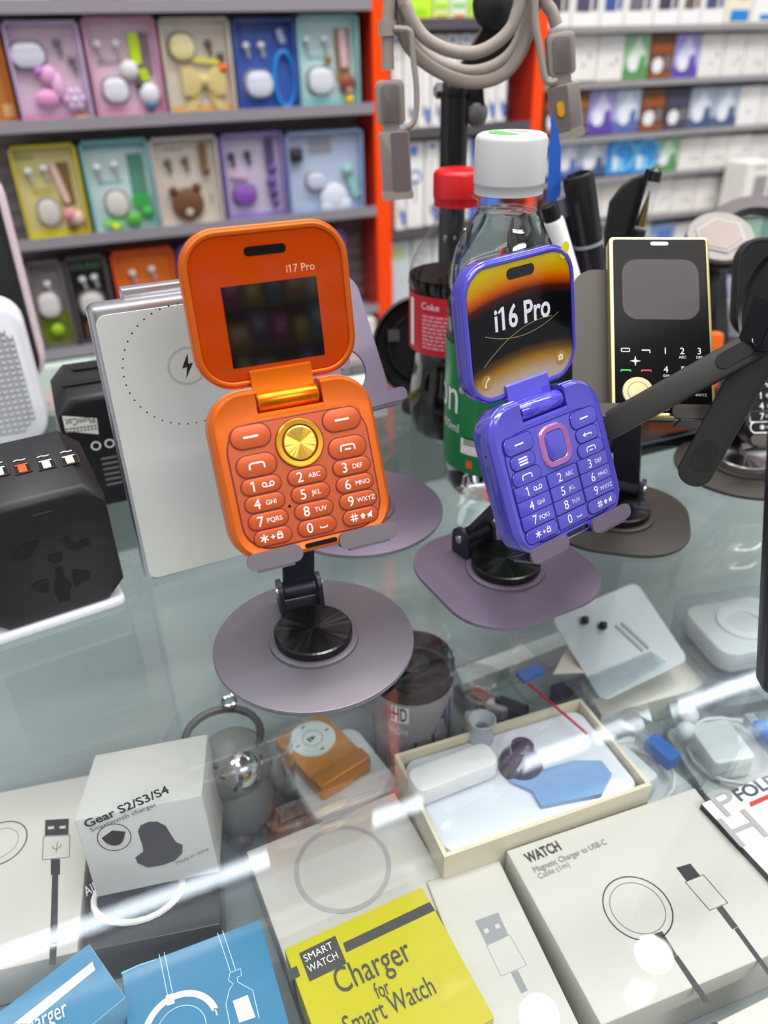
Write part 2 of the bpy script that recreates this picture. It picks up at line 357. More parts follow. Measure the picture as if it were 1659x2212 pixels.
        m = MB(k); m.lathe([(0.7, -0.45), (0.7, -0.35)], gloss_black, x=sx(20.6), y=-35.6+25.5, n=12); m.build('microphone_hole', ph)
    else:
        for i, (a, b) in enumerate(legends):
            w = (19.2, 18.6, 19.2)[i % 3]; ob, x, y = key((9.9, 29.6, 49.4)[i % 3], (-26.2, -32.8, -39.4, -46.2)[i//3], w, 6.3, 0.7 if i not in (9, 11) else 3.0); legend(ob, lambda m: glyphs(m, x+1.0, y, a, b, zz))
        for j, (v, h) in enumerate(((-4.9, 7.6), (-12.6, 6.4), (-19.6, 6.4))):
            for u in (9.4, 50.2):
                ob, x, y = key(u, v, 16.5 if j != 1 else 14.0, h, 2.8)
                if j == 0: legend(ob, lambda m: m.line([(x-2.6, y), (x+2.6, y)], 0.7, zz, PW))
                elif j == 1 and u < 30: legend(ob, lambda m: [m.line([(x-2.6, y+q), (x+2.6, y+q)], 0.75, zz, PW) for q in (-1.3, 0, 1.3)])
                elif j == 1:
                    legend(ob, lambda m: [m.line([(x-2.0, y), (x+2.4, y), (x+2.4, y-1.0)], 0.55, zz, PW), m.poly([(x-3.2, y), (x-1.5, y+1.1), (x-1.5, y-1.1)], zz, PW)])
                else:
                    legend(ob, lambda m: m.line([(x-2.7, y-1.2), (x-2.7, y)]+arc(1, 180, 90, 4, x-1.7, y)+arc(1, 90, 0, 4, x+1.7, y)+[(x+2.7, y), (x+2.7, y-1.2)], 0.55, zz, PW))
                    if u > 30: legend(ob, lambda m: m.line([(x-1.2, y-0.7), (x+1.2, y-0.7)], 0.55, zz, PW))
        m = MB(k); x, y = sx(29.8), 25.5-11.6
        m.loft([[(px, py, z) for px, py in rr(17.6-2*i, 19-2*i, 6-i, 6, x, y)] for i, z in ((-0.3, -0.4), (0, 0.3), (0.4, 0.7), (2.6, 0.5), (2.9, 0.1))], c['gold'], cap=(True, False)); nav = m.build('navigation_ring', ph)
        m = MB(k); m.pro(11.6, 13.2, 3.2, [(0, 0), (0.1, 0.3), (0.9, 0.55)], c['key'], x=x, y=y); m.build('navigation_button', nav)
        m = MB(k); m.lathe([(0.8, -0.1), (0.8, 0.05)], gloss_black, T((-0.03445, 0.0195, -0.0065)) @ RY(-90), n=12); m.build('audio_hole', ph)
        m = MB(k); m.slab(1.8, 23, 0.9, -0.15, 0.06, c['slot'], T((-0.0345, 0.0035, -0.0072)) @ RY(-90)); m.build('side_key', ph)
    # slot at the bottom rim, sunk in the rim
    m = MB(k); m.slab(14, 2.0, 1.0, -1.2, -0.15, gloss_black, T((0.0008, -0.0276, 0))); m.build('microphone_slot', ph)
    # hinge barrel
    m = MB(k); m.lathe([(3.9, -13.2), (4.3, -12.6), (4.3, 11.4), (3.9, 12.2)], c['barrel'], T((0, 0.0329, -0.0048)) @ RY(90), n=32); m.build('hinge_barrel', ph)
    m = MB(k); m.box(-14.1, 13.3, 27.0, 28.6, -13, -1.0, c['barrel']); m.build('hinge_ledge', ph)
    # lid
    a = math.radians(ang); ML = T((0, 0.037, zl)) @ RX(ang)
    m = MB(k); LH = 61.0; ly = 2.6+LH/2
    m.pro(67, LH, 15, [(2.5, -8.2), (0.6, -7.4), (0, -6), (0, -1.2), (0.3, -0.9), (0.7, -0.85), (0.9, -0.4), (1.4, 0.1), (2.2, 0.2), (2.8, -0.1), (3.0, -0.8)], B, ML, y=ly, n=10); lid = m.build('lid', ph)
    # the tongue that joins lid and barrel
    m = MB(k); m.loft([[(x, y, z) for y, z in ((9.2, -0.4), (8.6, 0.9), (3.5, 1.6), (-2.5, 3.4), (-4.5, 6.5), (-5.5, 3.5), (-2.5, -1.5), (6, -1.2))] for x in (-13.3, 12.3)], c['barrel'], ML); m.build('hinge_tongue', lid)
    if style == 17:
        m = MB(k); m.pro(61.2, LH-6.0, 12, [(0.0, -0.75), (0.35, -0.42)], IN, ML, y=ly, n=10); m.build('lid_window', lid)
        m = MB(k); m.rect(-19.25, 19.25, 10.9, 42.3, -0.36, c['screen'], ML); m.build('screen', lid)
        m = MB(k); m.slab(16.8, 3.5, 1.75, -0.5, -0.30, gloss_black, ML, y=54.2); m.build('earpiece', lid)
        m = MB(k); m.text('i17 Pro', 2.9, 7.4, 44.8, -0.34, c['mark'], ML, w=11.6, ref='P'); m.line([(8.15, 47.0), (8.95, 47.6)], 0.28, -0.338, c['mark'], ML); m.build('model_lettering', lid)
    else:
        m = MB(k); m.pro(62, LH-4.6, 12.5, [(0.0, -0.75), (0.35, -0.5)], mat('window_black', (8, 8, 10), 0.06, spec=0.35), ML, y=ly, n=10); m.build('lid_window', lid)
        m = MB(k); m.poly(rr(60.5, LH-6.0, 11.5, 10, 0, ly), -0.42, c['film'], ML); film = m.build('printed_film', lid)
        m = MB(k); m.slab(4.4, 7.5, 2.1, -0.4, -0.2, c['tab'], ML @ T((0.0272, 0.0600, 0)) @ RZ(-35)); m.build('pull_tab', film)
        m = MB(k); m.slab(16.2, 4.6, 2.3, -0.5, -0.28, gloss_black, ML, x=0.5, y=56.0); m.build('earpiece', lid)
        m = MB(k); m.text('~i16 Pro', 9.3, 0.5, 33.8, -0.34, c['mark'], ML, w=33.2, al='C', ref='P'); m.line([(-13.6, 41.2), (-11.4, 43.0)], 1.1, -0.338, c['mark'], ML); m.build('model_lettering', film)
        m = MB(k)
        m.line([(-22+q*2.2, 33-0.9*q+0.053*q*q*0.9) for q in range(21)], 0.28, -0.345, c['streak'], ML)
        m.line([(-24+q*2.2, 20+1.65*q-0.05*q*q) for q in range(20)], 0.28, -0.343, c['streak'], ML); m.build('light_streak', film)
        for x, q in ((-23.0, 0), (22.4, 1)):
            m = MB(k); y = 13.0; m.poly(circ(3.3, 24, x, y), -0.36, c['badge'], ML)
            if q == 0: m.line([(x-0.9, y-1.6), (x-0.6, y-0.2), (x+0.2, y+0.9), (x+1.1, y+1.6)], 0.6, -0.33, PW, ML); m.poly(circ(0.6, 8, x+1.0, y+1.5), -0.32, PW, ML); m.poly(circ(0.6, 8, x-0.9, y-1.5), -0.32, PW, ML)
            else: m.poly(rr(3.0, 2.4, 0.4, 3, x, y), -0.33, PW, ML, holes=[circ(0.75, 12, x, y)]); m.poly(circ(0.45, 10, x, y), -0.32, PW, ML); m.rect(x-0.8, x+0.8, y+1.2, y+1.6, -0.33, PW, ML)
            m.build('call_badge' if q == 0 else 'camera_badge', film)
    return ph

ob = mat('orange_body', (212, 98, 16), 0.33, 0.4); spun = mat('spun_gold', (255, 196, 84), 0.28, 1.0)
nt = spun.node_tree; tc = nt.nodes.new('ShaderNodeTexCoord'); tg = nt.nodes.new('ShaderNodeTangent'); tg.direction_type = 'RADIAL'; tg.axis = 'Z'
spun.node_tree.nodes['Principled BSDF'].inputs['Anisotropic'].default_value = 0.8; nt.links.new(tg.outputs[0], nt.nodes['Principled BSDF'].inputs['Tangent'])
OR = dict(body=ob, rim=ob, inner=mat('orange_glass', (174, 58, 0), 0.08, spec=0.2), dark=mat('seam_red', (104, 14, 4), 0.5), panel=mat('orange_panel_plate', (186, 84, 48), 0.34, 0.35),
          key=mat('orange_key', (190, 82, 36), 0.3, 0.35), print=print_white, gold=mat('gold_ring', (255, 190, 60), 0.22, 1.0), spun=spun, barrel=mat('orange_barrel', (236, 116, 8), 0.24, 0.75),
          screen=mat('dark_screen', (20, 17, 15), 0.05, spec=0.3), mark=mat('pale_mark', (232, 180, 150), 0.5))
pb = mat('violet_body', (72, 67, 178), 0.14, 0.0, 0.6)
film = ramp_mat('printed_film', [(0.0, (178, 158, 140)), (0.10, (170, 150, 130)), (0.2, (150, 112, 30)), (0.27, (84, 56, 8)), (0.33, (10, 10, 12)), (0.7, (8, 9, 12)), (0.77, (60, 18, 4)), (0.83, (178, 74, 0)), (0.90, (188, 130, 0)), (1.0, (186, 168, 10))], (-0.02, 1.0, 0.0, 0.28), 0.1)
PU = dict(body=pb, rim=pb, inner=gloss_black, dark=mat('seam_blue', (22, 16, 110), 0.5), panel=mat('violet_plate', (78, 74, 180), 0.16, 0, 0.5), key=mat('violet_key', (74, 70, 176), 0.13, 0, 0.6),
          print=mat('silver_print', (226, 222, 220), 0.4), gold=mat('pink_metal', (214, 140, 205), 0.24, 0.9), spun=None, barrel=mat('violet_barrel', (78, 72, 196), 0.1, 0, 0.8), slot=mat('violet_slot', (66, 70, 170), 0.3),
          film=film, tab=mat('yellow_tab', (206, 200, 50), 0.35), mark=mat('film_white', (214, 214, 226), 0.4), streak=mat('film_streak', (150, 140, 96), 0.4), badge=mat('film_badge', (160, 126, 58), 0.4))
def phone_frame(center, a, u):
    a = V(a).normalized(); u = V(u); n = a.cross(u).normalized(); u = n.cross(a)
    return Matrix(((a.x, u.x, n.x, center[0]), (a.y, u.y, n.y, center[1]), (a.z, u.z, n.z, center[2]), (0, 0, 0, 1)))
M17 = phone_frame((0.0759, 0.2709, 0.0980), (1, 0, 0), (-0.003, 0.4207, 0.9072))
flip_phone('flip_phone', 'open orange flip phone with round gold centre button and dark screen', M17, 15.0, -0.0084, OR, 17)
M16 = phone_frame((0.1925, 0.2586, 0.0790), (0.9747, 0.2215, 0.0314), (-0.1197, 0.3977, 0.9097))
BK = dict(PU, body=mat('black_body', (24, 24, 27), 0.45, spec=0.3), rim=black, panel=mat('black_panel', (20, 20, 22), 0.25), key=mat('black_key', (24, 24, 26), 0.6, spec=0.15), dark=gloss_black, gold=chrome, barrel=black, slot=black, film=mat('black_film', (14, 14, 16), 0.1), mark=grey_ink, streak=black, badge=mat('grey_badge', (60, 60, 62), 0.4), tab=black)
aE, uE = V((0.93, -0.36, 0.0)), V((0.20, 0.54, 0.82)); MEp = phone_frame(DD(1652, 852, 0.455)+aE.normalized()*0.0195, aE, uE)
flip_phone('flip_phone', 'black flip phone cut by the right edge above the silver pivot disc', MEp, 15, -0.0095, BK, 16)
flip_phone('flip_phone', 'open violet flip phone with pink framed button and printed black film', M16, 15.6, -0.0102, PU, 16)
# ---------------------------------------------------------------- folding phone stands
grey_a = mat('grey_anodised', (118, 113, 121), 0.42, 0.55); lilac_a = mat('lilac_anodised', (118, 104, 124), 0.45, 0.5); olive_a = mat('olive_anodised', (68, 64, 60), 0.48, 0.5)
navy = mat('dark_bracket', (44, 44, 58), 0.45, 0.3)
spun_b = mat('spun_black', (62, 62, 64), 0.25, 0.9); spun_b.node_tree.nodes['Principled BSDF'].inputs['Anisotropic'].default_value = 0.85
tg = spun_b.node_tree.nodes.new('ShaderNodeTangent'); tg.direction_type = 'RADIAL'; tg.axis = 'Z'; spun_b.node_tree.links.new(tg.outputs[0], spun_b.node_tree.nodes['Principled BSDF'].inputs['Tangent'])
spun_s = mat('spun_silver', (214, 212, 214), 0.2, 1.0); spun_s.node_tree.nodes['Principled BSDF'].inputs['Anisotropic'].default_value = 0.9
tg = spun_s.node_tree.nodes.new('ShaderNodeTangent'); tg.direction_type = 'RADIAL'; tg.axis = 'Z'; spun_s.node_tree.links.new(tg.outputs[0], spun_s.node_tree.nodes['Principled BSDF'].inputs['Tangent'])

def stand(label, c, size, r, yaw, dirxy, plateM, plate, col, arm_w=0.0165, top=None, bracket=0.036, slots=False, lips=True, group='folding phone stands on the glass'):
    c = V((c[0], c[1], 0)); d = V((dirxy[0], dirxy[1], 0)).normalized(); z = V((0, 0, 1)); x = d.cross(z)
    Mr = Matrix(((x.x, d.x, 0, c.x), (x.y, d.y, 0, c.y), (0, 0, 1, 0), (0, 0, 0, 1))); t = thing('phone_stand', label, 'phone stand', Mr, group)
    Mi = Mr.inverted(); top = top or spun_b
    m = MB(); m.slab(size, size, r, 0.0003, 0.0028, col, RZ(yaw-math.degrees(math.atan2(x.y, x.x))), b=0.0006, n=14); m.build('base_plate', t)
    m = MB(); m.lathe([(0.0215, 0.0028), (0.0212, 0.0042), (0.020, 0.0046), (0.019, 0.0048)], col, n=56); m.build('pivot_ring', t)
    m = MB(); m.lathe([(0.0185, 0.005), (0.0187, 0.0055), (0.0187, 0.0088), (0.0180, 0.0096)], top, n=48, cap=(True, False)); spun_fan(m, 0.0180, 0.0096, 0.00022, 0.0095, top, seed=len(label)); m.build('pivot_disc', t, sharp=1)
    by, bz = bracket, 0.0135
    m = MB(); m.slab(arm_w+0.006, 0.03, 0.004, 0.003, 0.0046, navy, T((0, by-0.012, 0))); m.build('bracket_foot', t)
    for s in (-1, 1):
        m = MB(); xx = s*(arm_w/2+0.0016)
        m.prism([(-0.0085, 0.0), (0.006, 0.0)]+arc(0.0062, -10, 190, 12, 0, 0.0105), -0.0011, 0.0011, navy, T((xx, by, 0.0035)) @ RZ(90) @ RX(90)); e = m.build('bracket_ear', t)
        m = MB(); m.lathe([(0.0026, 0), (0.0024, 0.0009), (0.0012, 0.0012)], chrome, T((xx+s*0.0011, by, bz)) @ RY(90*s), n=16); m.build('hinge_pin', e)
    m = MB(); m.lathe([(0.0047, -arm_w/2+0.0003), (0.0047, arm_w/2-0.0003)], navy, T((0, by, bz)) @ RY(90), n=24); m.build('hinge_barrel', t)
    # arm up to the cradle
    P = Mi @ plateM; w, y0, y1, z0 = plate
    tp = P @ V((0, y0+0.5*(y1-y0), z0-0.0022))
    m = MB(); m.beam((0, by, bz+0.002), tp, arm_w-0.001, 0.003, (1, 0, 0), navy); m.build('arm', t)
    m = MB(); m.lathe([(0.004, -0.011), (0.004, 0.011)], navy, P @ T((0, y0+0.5*(y1-y0), z0-0.004)) @ RY(90), n=20); m.build('cradle_hinge', t)
    m = MB(); h = y1-y0; out = rr(w, h, 0.012, 8, 0, (y0+y1)/2); holes = []
    if slots:
        holes = [[(p[0], p[1]) for p in rr(0.009, 0.034, 0.0044, 8, 0.008, y1-0.034)], arc(0.0125, -75, 88, 14, 0.0075, y0+0.022)+[(0.0055, y0+0.0375), (0.0055, y0+0.0085)]]
    m.prism(out, z0, z0+0.0016, col, P, holes); cr_ = m.build('cradle_plate', t)
    if lips:
        for xa, xb in ((-w/2-0.002, -w/2+0.021), (w/2-0.021, w/2+0.005)):
            if slots and xa < 0: xa, xb = -w/2-0.002, -w/2+0.016
            if lips == 0.0012: xa, xb = (-w/2+0.008, -w/2+0.024) if xa < 0 else (w/2-0.014, w/2+0.006)
            m = MB(); dep = lips
            yb = y0-0.0015
            m.box(xa+0.004, xb-0.004, yb-0.0008, yb+0.0004, z0, dep+0.0010, col, P)
            m.slab(xb-xa, 0.0070, 0.0032, dep, dep+0.0015, col, P, x=(xa+xb)/2, y=yb+0.0038); m.build('lip', cr_)
    return t
Z = V((0, 0, 1))
# under the orange phone
cA = G(679, 1390); bA = G(646, 1270, 0.0135)
stand('grey disc phone stand holding up the orange flip phone', cA, 0.0965, 0.0482, 0, (bA-cA).to_2d(), M17, (0.058, -0.0312, 0.034, -0.0162), grey_a, bracket=(bA-cA).to_2d().length, lips=0.0008)
cB = V((0.190, 0.2965, 0)); bB = G(1024, 1150, 0.0135)
stand('lilac rounded square phone stand holding up the violet flip phone', cB, 0.089, 0.03, 5, (bB-cB).to_2d(), M16, (0.058, -0.0312, 0.034, -0.0162), lilac_a, bracket=(bB-cB).to_2d().length, lips=0.0008)
# empty stand behind the orange phone
def tilt_frame(p, yaw, tilt):
    y, t = math.radians(yaw), math.radians(tilt); return phone_frame(p, (cos(y), sin(y), 0), (-sin(y)*sin(t), cos(y)*sin(t), cos(t)))
MC = tilt_frame(WY(850, 868, 0.365), 8, 33) @ T((-0.031, 0, 0))
stand('empty lilac phone stand with cut out cradle behind the orange phone', (0.1410, 0.3885), 0.102, 0.051, 0, (0.0, 1), MC, (0.060, 0.0, 0.074, 0.0), mat('violet_anodised', (128, 116, 136), 0.45, 0.5), bracket=0.03, slots=True, lips=0.009)
# bar phones with brass frames
def bar_phone(label, Mw, w, h, full=True):
    ph = thing('bar_phone', label, 'bar phone', Mw, None); brass = mat('brass_frame', (200, 186, 124), 0.28, 0.85)
    m = MB(); m.slab(w, h, 0.0022, -0.008, 0.0, brass, b=0.0006); m.build('frame', ph)
    m = MB(); m.slab(w-0.0034, h-0.0034, 0.0012, 0.0, 0.0007, mat('phone_glass', (12, 12, 14), 0.14, spec=0.12)); m.build('front_glass', ph)
    m = MB(); m.slab(w*0.76, h*0.34, 0.0075, 0.0007, 0.0009, mat('dim_display', (76, 70, 72), 0.4, spec=0.15), y=h*0.195); m.build('display', ph)
    m = MB(); m.slab(0.0088, 0.0018, 0.0009, 0.0007, 0.0011, chrome, y=h*0.455); m.build('earpiece', ph)
    gw = mat('key_print', (214, 212, 210), 0.5); z = 0.00075
    for i, (a, b) in enumerate((('1', ''), ('2', 'ABC'), ('3', 'DEF'), ('4', 'GHI'), ('5', 'JKL'), ('6', 'MNO'), ('7', 'PQRS'), ('8', 'TUV'), ('9', 'WXYZ'), ('*', ''), ('0', ''), ('#', ''))):
        x = w*(0.03+0.165*(i % 3)); y = -h*(0.165+0.102*(i//3)); m = MB()
        if a == '*':
            for q in (0, 60, 120): m.line([(x+0.0014*cos(math.radians(q+90)), y+0.0012+0.0014*sin(math.radians(q+90))), (x-0.0014*cos(math.radians(q+90)), y+0.0012-0.0014*sin(math.radians(q+90)))], 0.0004, z+q*1e-8, gw)
        else: m.text(a, 0.0034, x, y, z, gw, al='C', ref='8')
        if b: m.text(b, 0.0013, x, y-0.0022, z, gw, al='C', ref='B')
        elif a == '0': m.line([(x-0.001, y-0.0012), (x-0.001, y-0.0018), (x+0.001, y-0.0018), (x+0.001, y-0.0012)], 0.0003, z, gw)
        m.build('key_legend', ph)
    for q, (cl, nm) in enumerate((((40, 190, 70), 'call_legend'), ((190, 40, 40), 'hang_up_legend'))):
        m = MB(); x = -w*0.36+q*w*0.20; y = -h*0.255; m.line([(x-0.0024, y-0.0008), (x-0.0022, y), (x+0.0022, y), (x+0.0024, y-0.0008)], 0.0007, z, mat(nm, cl, 0.4, emit=0.0)); m.build(nm, ph)
    m = MB(); x, y = -w*0.36, -h*0.145; m.line(rr(0.004, 0.0017, 0.0003, 2, x, y), 0.0004, z, gw, closed=True); m.line([(x+w*0.2-0.002, y), (x+w*0.2+0.002, y), (x+w*0.2+0.002, y-0.0015)], 0.0006, z, gw); m.build('menu_legend', ph)
    m = MB(); x, y = -w*0.265, -h*0.205
    m.poly([(x+q*s*r_, y+q2*r_) for r_, q, s, q2 in ((0.0028, 1, 1, 0), (0.0005, 1, 1, 1), (0.0028, 0, 1, 1), (0.0005, -1, 1, 1), (0.0028, -1, 1, 0), (0.0005, -1, 1, -1), (0.0028, 0, 1, -1), (0.0005, 1, 1, -1))], z, gw); m.build('star_legend', ph)
    m = MB(); m.lathe([(0.0076, 0.0007), (0.0076, 0.0015), (0.0072, 0.0018), (0.0052, 0.0018), (0.005, 0.0014), (0.0048, 0.0019), (0.0003, 0.0019)], mat('champagne', (214, 190, 148), 0.28, 0.6), x=-w*0.25, y=-h*0.375, n=36); m.build('navigation_button', ph)
    return ph
aD, uD = V((0.8955, -0.445, -0.0094)), V((0.3012, 0.5903, 0.7489)); MDp = phone_frame((0.2739, 0.3016, 0.1244), aD, uD)
bar_phone('black bar phone with brass frame leaning behind the black folding arms', MDp, 0.050, 0.0955)
cD = V((0.279, 0.3175, 0)); bDk = G(1352, 1050, 0.0135)
stand('olive grey phone stand propping the brass framed bar phone', cD, 0.083, 0.033, -38, (bDk-cD).to_2d(), MDp @ T((-0.0125, 0, 0)), (0.060, -0.0480, 0.034, -0.0102), olive_a, bracket=(bDk-cD).to_2d().length, lips=0.0012)
cE = V((0.3944, 0.3351, 0))
stand('olive grey phone stand with silver pivot disc at right edge', cE, 0.089, 0.0445, 0, (0.3, 1), MEp, (0.058, -0.0312, 0.034, -0.0162), olive_a, top=spun_s, bracket=0.03, lips=0.0008)
# ---------------------------------------------------------------- things standing on the counter
def on_plane(M, x, y):                    # picture point -> local x, y on the plane z = 0 of M
    Mi = M.inverted(); o = Mi @ CAMP; d = Mi.to_3x3() @ ray(x, y); k = -o.z/d.z; return (o.x+d.x*k, o.y+d.y*k)
def upright(p, yaw, sz=0): return T(p) @ RZ(yaw) @ RX(90)    # local x right, y up, z towards the viewer
silver = mat('silver_metal', (196, 196, 200), 0.28, 0.85)
# power bank with the dotted charging circle
PB = upright((0.009, 0.3665, 0), 2.6); t = thing('power_bank', 'slim silver power bank with dotted charging circle standing behind the orange phone', 'power bank', PB)
m = MB(); m.slab(0.078, 0.150, 0.004, -0.013, -0.0008, silver, x=0.039, y=0.0752, b=0.0025); m.build('shell', t)
m = MB(); m.slab(0.0735, 0.144, 0.005, -0.001, 0.0, mat('satin_panel', (222, 225, 221), 0.32, 0.1), x=0.039, y=0.0745); pn = m.build('front_panel', t)
cx_, cy_ = on_plane(PB, 405, 790); rx_ = cx_-on_plane(PB, 263, 792)[0]; m = MB()
for i in range(44): m.poly(circ(0.00042, 8, cx_+rx_*cos(2*PI*i/44), cy_+rx_*sin(2*PI*i/44)), 0.0001, ink)
m.build('charging_dots', pn)
m = MB(); m.poly(circ(0.0095, 40, cx_, cy_), 0.00008, mat('dot_halo', (186, 190, 187), 0.4), holes=[circ(0.0085, 40, cx_, cy_)])
k = 0.0062/10; m.poly([(cx_+a*k, cy_+b*k) for a, b in ((1.5, 10), (-4.5, -1.5), (-0.5, -0.8), (-2.5, -10), (4.5, 1.8), (0.8, 1.5))], 0.0001, ink); m.build('lightning_mark', pn)
m = MB(); m.slab(0.058, 0.008, 0.001, -0.020, -0.0135, silver, x=0.046, y=0.1495, b=0.001); m.slab(0.055, 0.12, 0.003, -0.0195, -0.0135, silver, x=0.046, y=0.07); m.build('kickstand', t)

# travel adapters
def adapter(name, label, M, w, h, d, hb, cat='travel adapter'):
    t = thing(name, label, cat, M); c = 0.009
    sec = lambda ht, i: [(c+i, i), (w-c-i, i), (w-i, c+i), (w-i, ht-c-i), (w-c-i, ht-i), (c+i, ht-i), (i, ht-c-i), (i, c+i)]
    m = MB(); m.loft([[(x, y, z) for x, y in sec(ht, i)] for z, ht, i in ((-d, hb, 0.002), (-d+0.002, hb, 0), (-0.0035, h+0.0015, 0), (-0.0008, h, 0.0008), (0, h, 0.003))], mat('adapter_black', (24, 24, 27), 0.42, spec=0.4)); m.build('body', t)
    return t
ax = (G(280, 1295)-G(45, 1372)); yaw_a = math.degrees(math.atan2(ax.y, ax.x)); AD = T((0, 0, 0.0042)) @ upright(G(281, 1296)-ax.normalized()*0.068, yaw_a)
t = adapter('travel_adapter', 'black universal travel adapter with socket face and orange charging port', AD, 0.068, 0.066, 0.05, 0.077)
hole = mat('socket_hole', (5, 5, 6), 0.8)
def holes(pts): return [on_plane(AD, *p) for p in pts]
m = MB()
for pts in (((28, 1188), (60, 1172), (84, 1168), (70, 1196), (62, 1204), (30, 1212)), ((128, 1164), (148, 1158), (164, 1172), (194, 1160), (196, 1176), (160, 1188), (142, 1182)), ((102, 1200), (134, 1192), (134, 1212), (118, 1218), (104, 1212)),
            ((118, 1226), (134, 1222), (140, 1244), (156, 1262), (150, 1282), (152, 1296), (128, 1302), (126, 1290), (116, 1278), (118, 1258), (122, 1248)), ((66, 1268), (78, 1256), (104, 1250), (106, 1278), (92, 1280), (76, 1278)), ((154, 1232), (166, 1230), (196, 1236), (192, 1252), (176, 1256), (172, 1266), (160, 1268))):
    m.poly(holes(pts), 0.0002, hole)
m.build('socket_openings', t)
m = MB(); m.slab(0.009, 0.0008, 0.0003, 0.0, 0.0006, mat('adapter_rib', (40, 40, 44), 0.4), x=on_plane(AD, 92, 1108)[0], y=on_plane(AD, 92, 1108)[1]); m.build('indicator', t)
A2 = T((0, 0.0676, -0.0035)) @ RX(-90+12.1)                         # the sloping port deck, y runs to the back
for i, cl in enumerate(((235, 235, 235), (255, 86, 10), (236, 230, 214), (236, 222, 190))):
    px, py = ((-2, 1019), (48, 1012), (100, 1003), (150, 993))[i]; x, y = on_plane(AD @ A2, px, py)
    m = MB(); m.slab(0.0080, 0.0082, 0.0006, -0.0004, 0.0004, hole, A2, x=x, y=y); m.line(rr(0.0080, 0.0082, 0.0006, 2, x, y), 0.0004, 0.0005, mat('port_rim', (96, 92, 90), 0.3, 0.8), A2, closed=True); p = m.build('charging_port', t)
    m = MB(); m.slab(0.0036, 0.0056, 0.0003, 0.0004, 0.0008, mat('port_tongue_%d' % i, cl, 0.4), A2, x=x, y=y-0.0008); m.rect(x-0.003, x+0.003, y+0.0016, y+0.0024, 0.0009, mat('port_tongue_%d' % i, cl, 0.4), A2); m.build('contact_tongue', p)
    m = MB(); m.line([(x-0.0028, y+0.0062), (x-0.001, y+0.0068), (x+0.001, y+0.006), (x+0.0028, y+0.0064)], 0.0006, 0.0006, print_white, A2); m.build('port_print', p)
m = MB(); m.slab(0.084, 0.050, 0.004, 0, 0.004, mat('pale_acrylic', (222, 222, 232), 0.25), x=0, y=0, b=0.001)
tag(m.build('display_plate', M=T(V((AD @ V((0.024, 0, -0.0225))).xy.to_tuple()+(0,)))@RZ(yaw_a)), 'pale acrylic display plate lying under the black travel adapter', 'display plate')
B2 = upright(V((WY(116, 880, 0.462).x, 0.462, 0)), 0); hb = WY(116, 872, 0.462).z
t = adapter('travel_adapter', 'black travel adapter with upside down white sticker behind the power bank', B2, 0.064, hb, 0.05, hb+0.006)
m = MB(); q = [on_plane(B2, *p) for p in ((134, 898), (209, 903), (213, 938), (141, 931))]
m.poly(q, 0.0002, white); c_ = (sum(p[0] for p in q)/4, sum(p[1] for p in q)/4); LM = T((c_[0], c_[1], 0)) @ RZ(177)
m.text('PlumCat', 0.0042, 0, -0.0046, 0.00035, ink, LM, al='C', ref='P', w=0.0165)
for i in range(9): m.rect(-0.0085+i*0.002, -0.0071+i*0.002, 0.001, 0.0022, 0.00035, grey_ink, LM)
for i in range(9): m.rect(-0.0085+i*0.002, -0.0071+i*0.002, 0.003, 0.004, 0.00035, grey_ink, LM)
m.build('sticker', t)
m = MB(); x, y = on_plane(B2, 222, 960)
for q in (-0.004, 0.004): m.poly(circ(0.003, 20, x+q, y), 0.0003, print_white, holes=[circ(0.002, 20, x+q, y)])
for i in range(6): m.rect(x-0.003, x+0.0065, y-0.010-i*0.0036, y-0.0086-i*0.0036, 0.0003, grey_ink)
m.build('white_print', t)
Tp = T((0, hb+0.0018, 0)) @ RX(-90+6)
for x, y in ((0.026, 0.014), (0.034, 0.034)):
    m = MB(); m.slab(0.04, 0.006, 0.0028, 0.0, 0.0006, hole, Tp, x=x, y=y+0.004); m.build('top_slot', t)

# white ribbed case and black rest on the left
R0 = upright(V((WY(112, 935, 0.58).x-0.10, 0.58, 0)), 0); t = thing('ribbed_case', 'white case with grey dimpled panel standing at the left edge', 'case', R0)
hh = WY(60, 640, 0.58).z-0.003; m = MB(); m.slab(0.10, hh, 0.018, -0.03, 0.0, mat('case_white', (232, 232, 240), 0.35), x=0.05, y=hh/2+0.0005, b=0.004); m.build('shell', t)
m = MB(); dm = mat('dimple_grey', (176, 178, 184), 0.4); g_ = 0.0042; nx, ny = 20, int((hh-0.02)/g_)
for i in range(nx):
    for j in range(ny):
        x, y = 0.008+i*g_, 0.010+j*g_
        if (i in (0, nx-1) and j in (0, 1, ny-1, ny-2)) or (j in (0, ny-1) and i in (1, nx-2)): continue
        m.add([(x, y, 0.0001), (x+g_, y, 0.0001), (x+g_, y+g_, 0.0001), (x, y+g_, 0.0001), (x+g_/2, y+g_/2, 0.0014)], [(0, 1, 4), (1, 2, 4), (2, 3, 4), (3, 0, 4)], dm)
m.build('dimpled_panel', t, sharp=10)
K0 = upright(V((WY(78, 690, 0.70).x-0.085, 0.70, 0)), 0); t = thing('headrest_cushion', 'black rounded rest with pale rim behind the white dimpled case', 'rest', K0); hk = WY(20, 350, 0.70).z
m = MB(); m.slab(0.085, hk, 0.026, -0.03, -0.006, mat('rim_pale', (226, 205, 212), 0.4), x=0.0425, y=hk/2, b=0.003); m.build('rim', t)
m = MB(); m.slab(0.080, hk-0.003, 0.024, -0.006, 0.0, blackm, x=0.040, y=hk/2-0.001, b=0.003); m.build('pad', t)

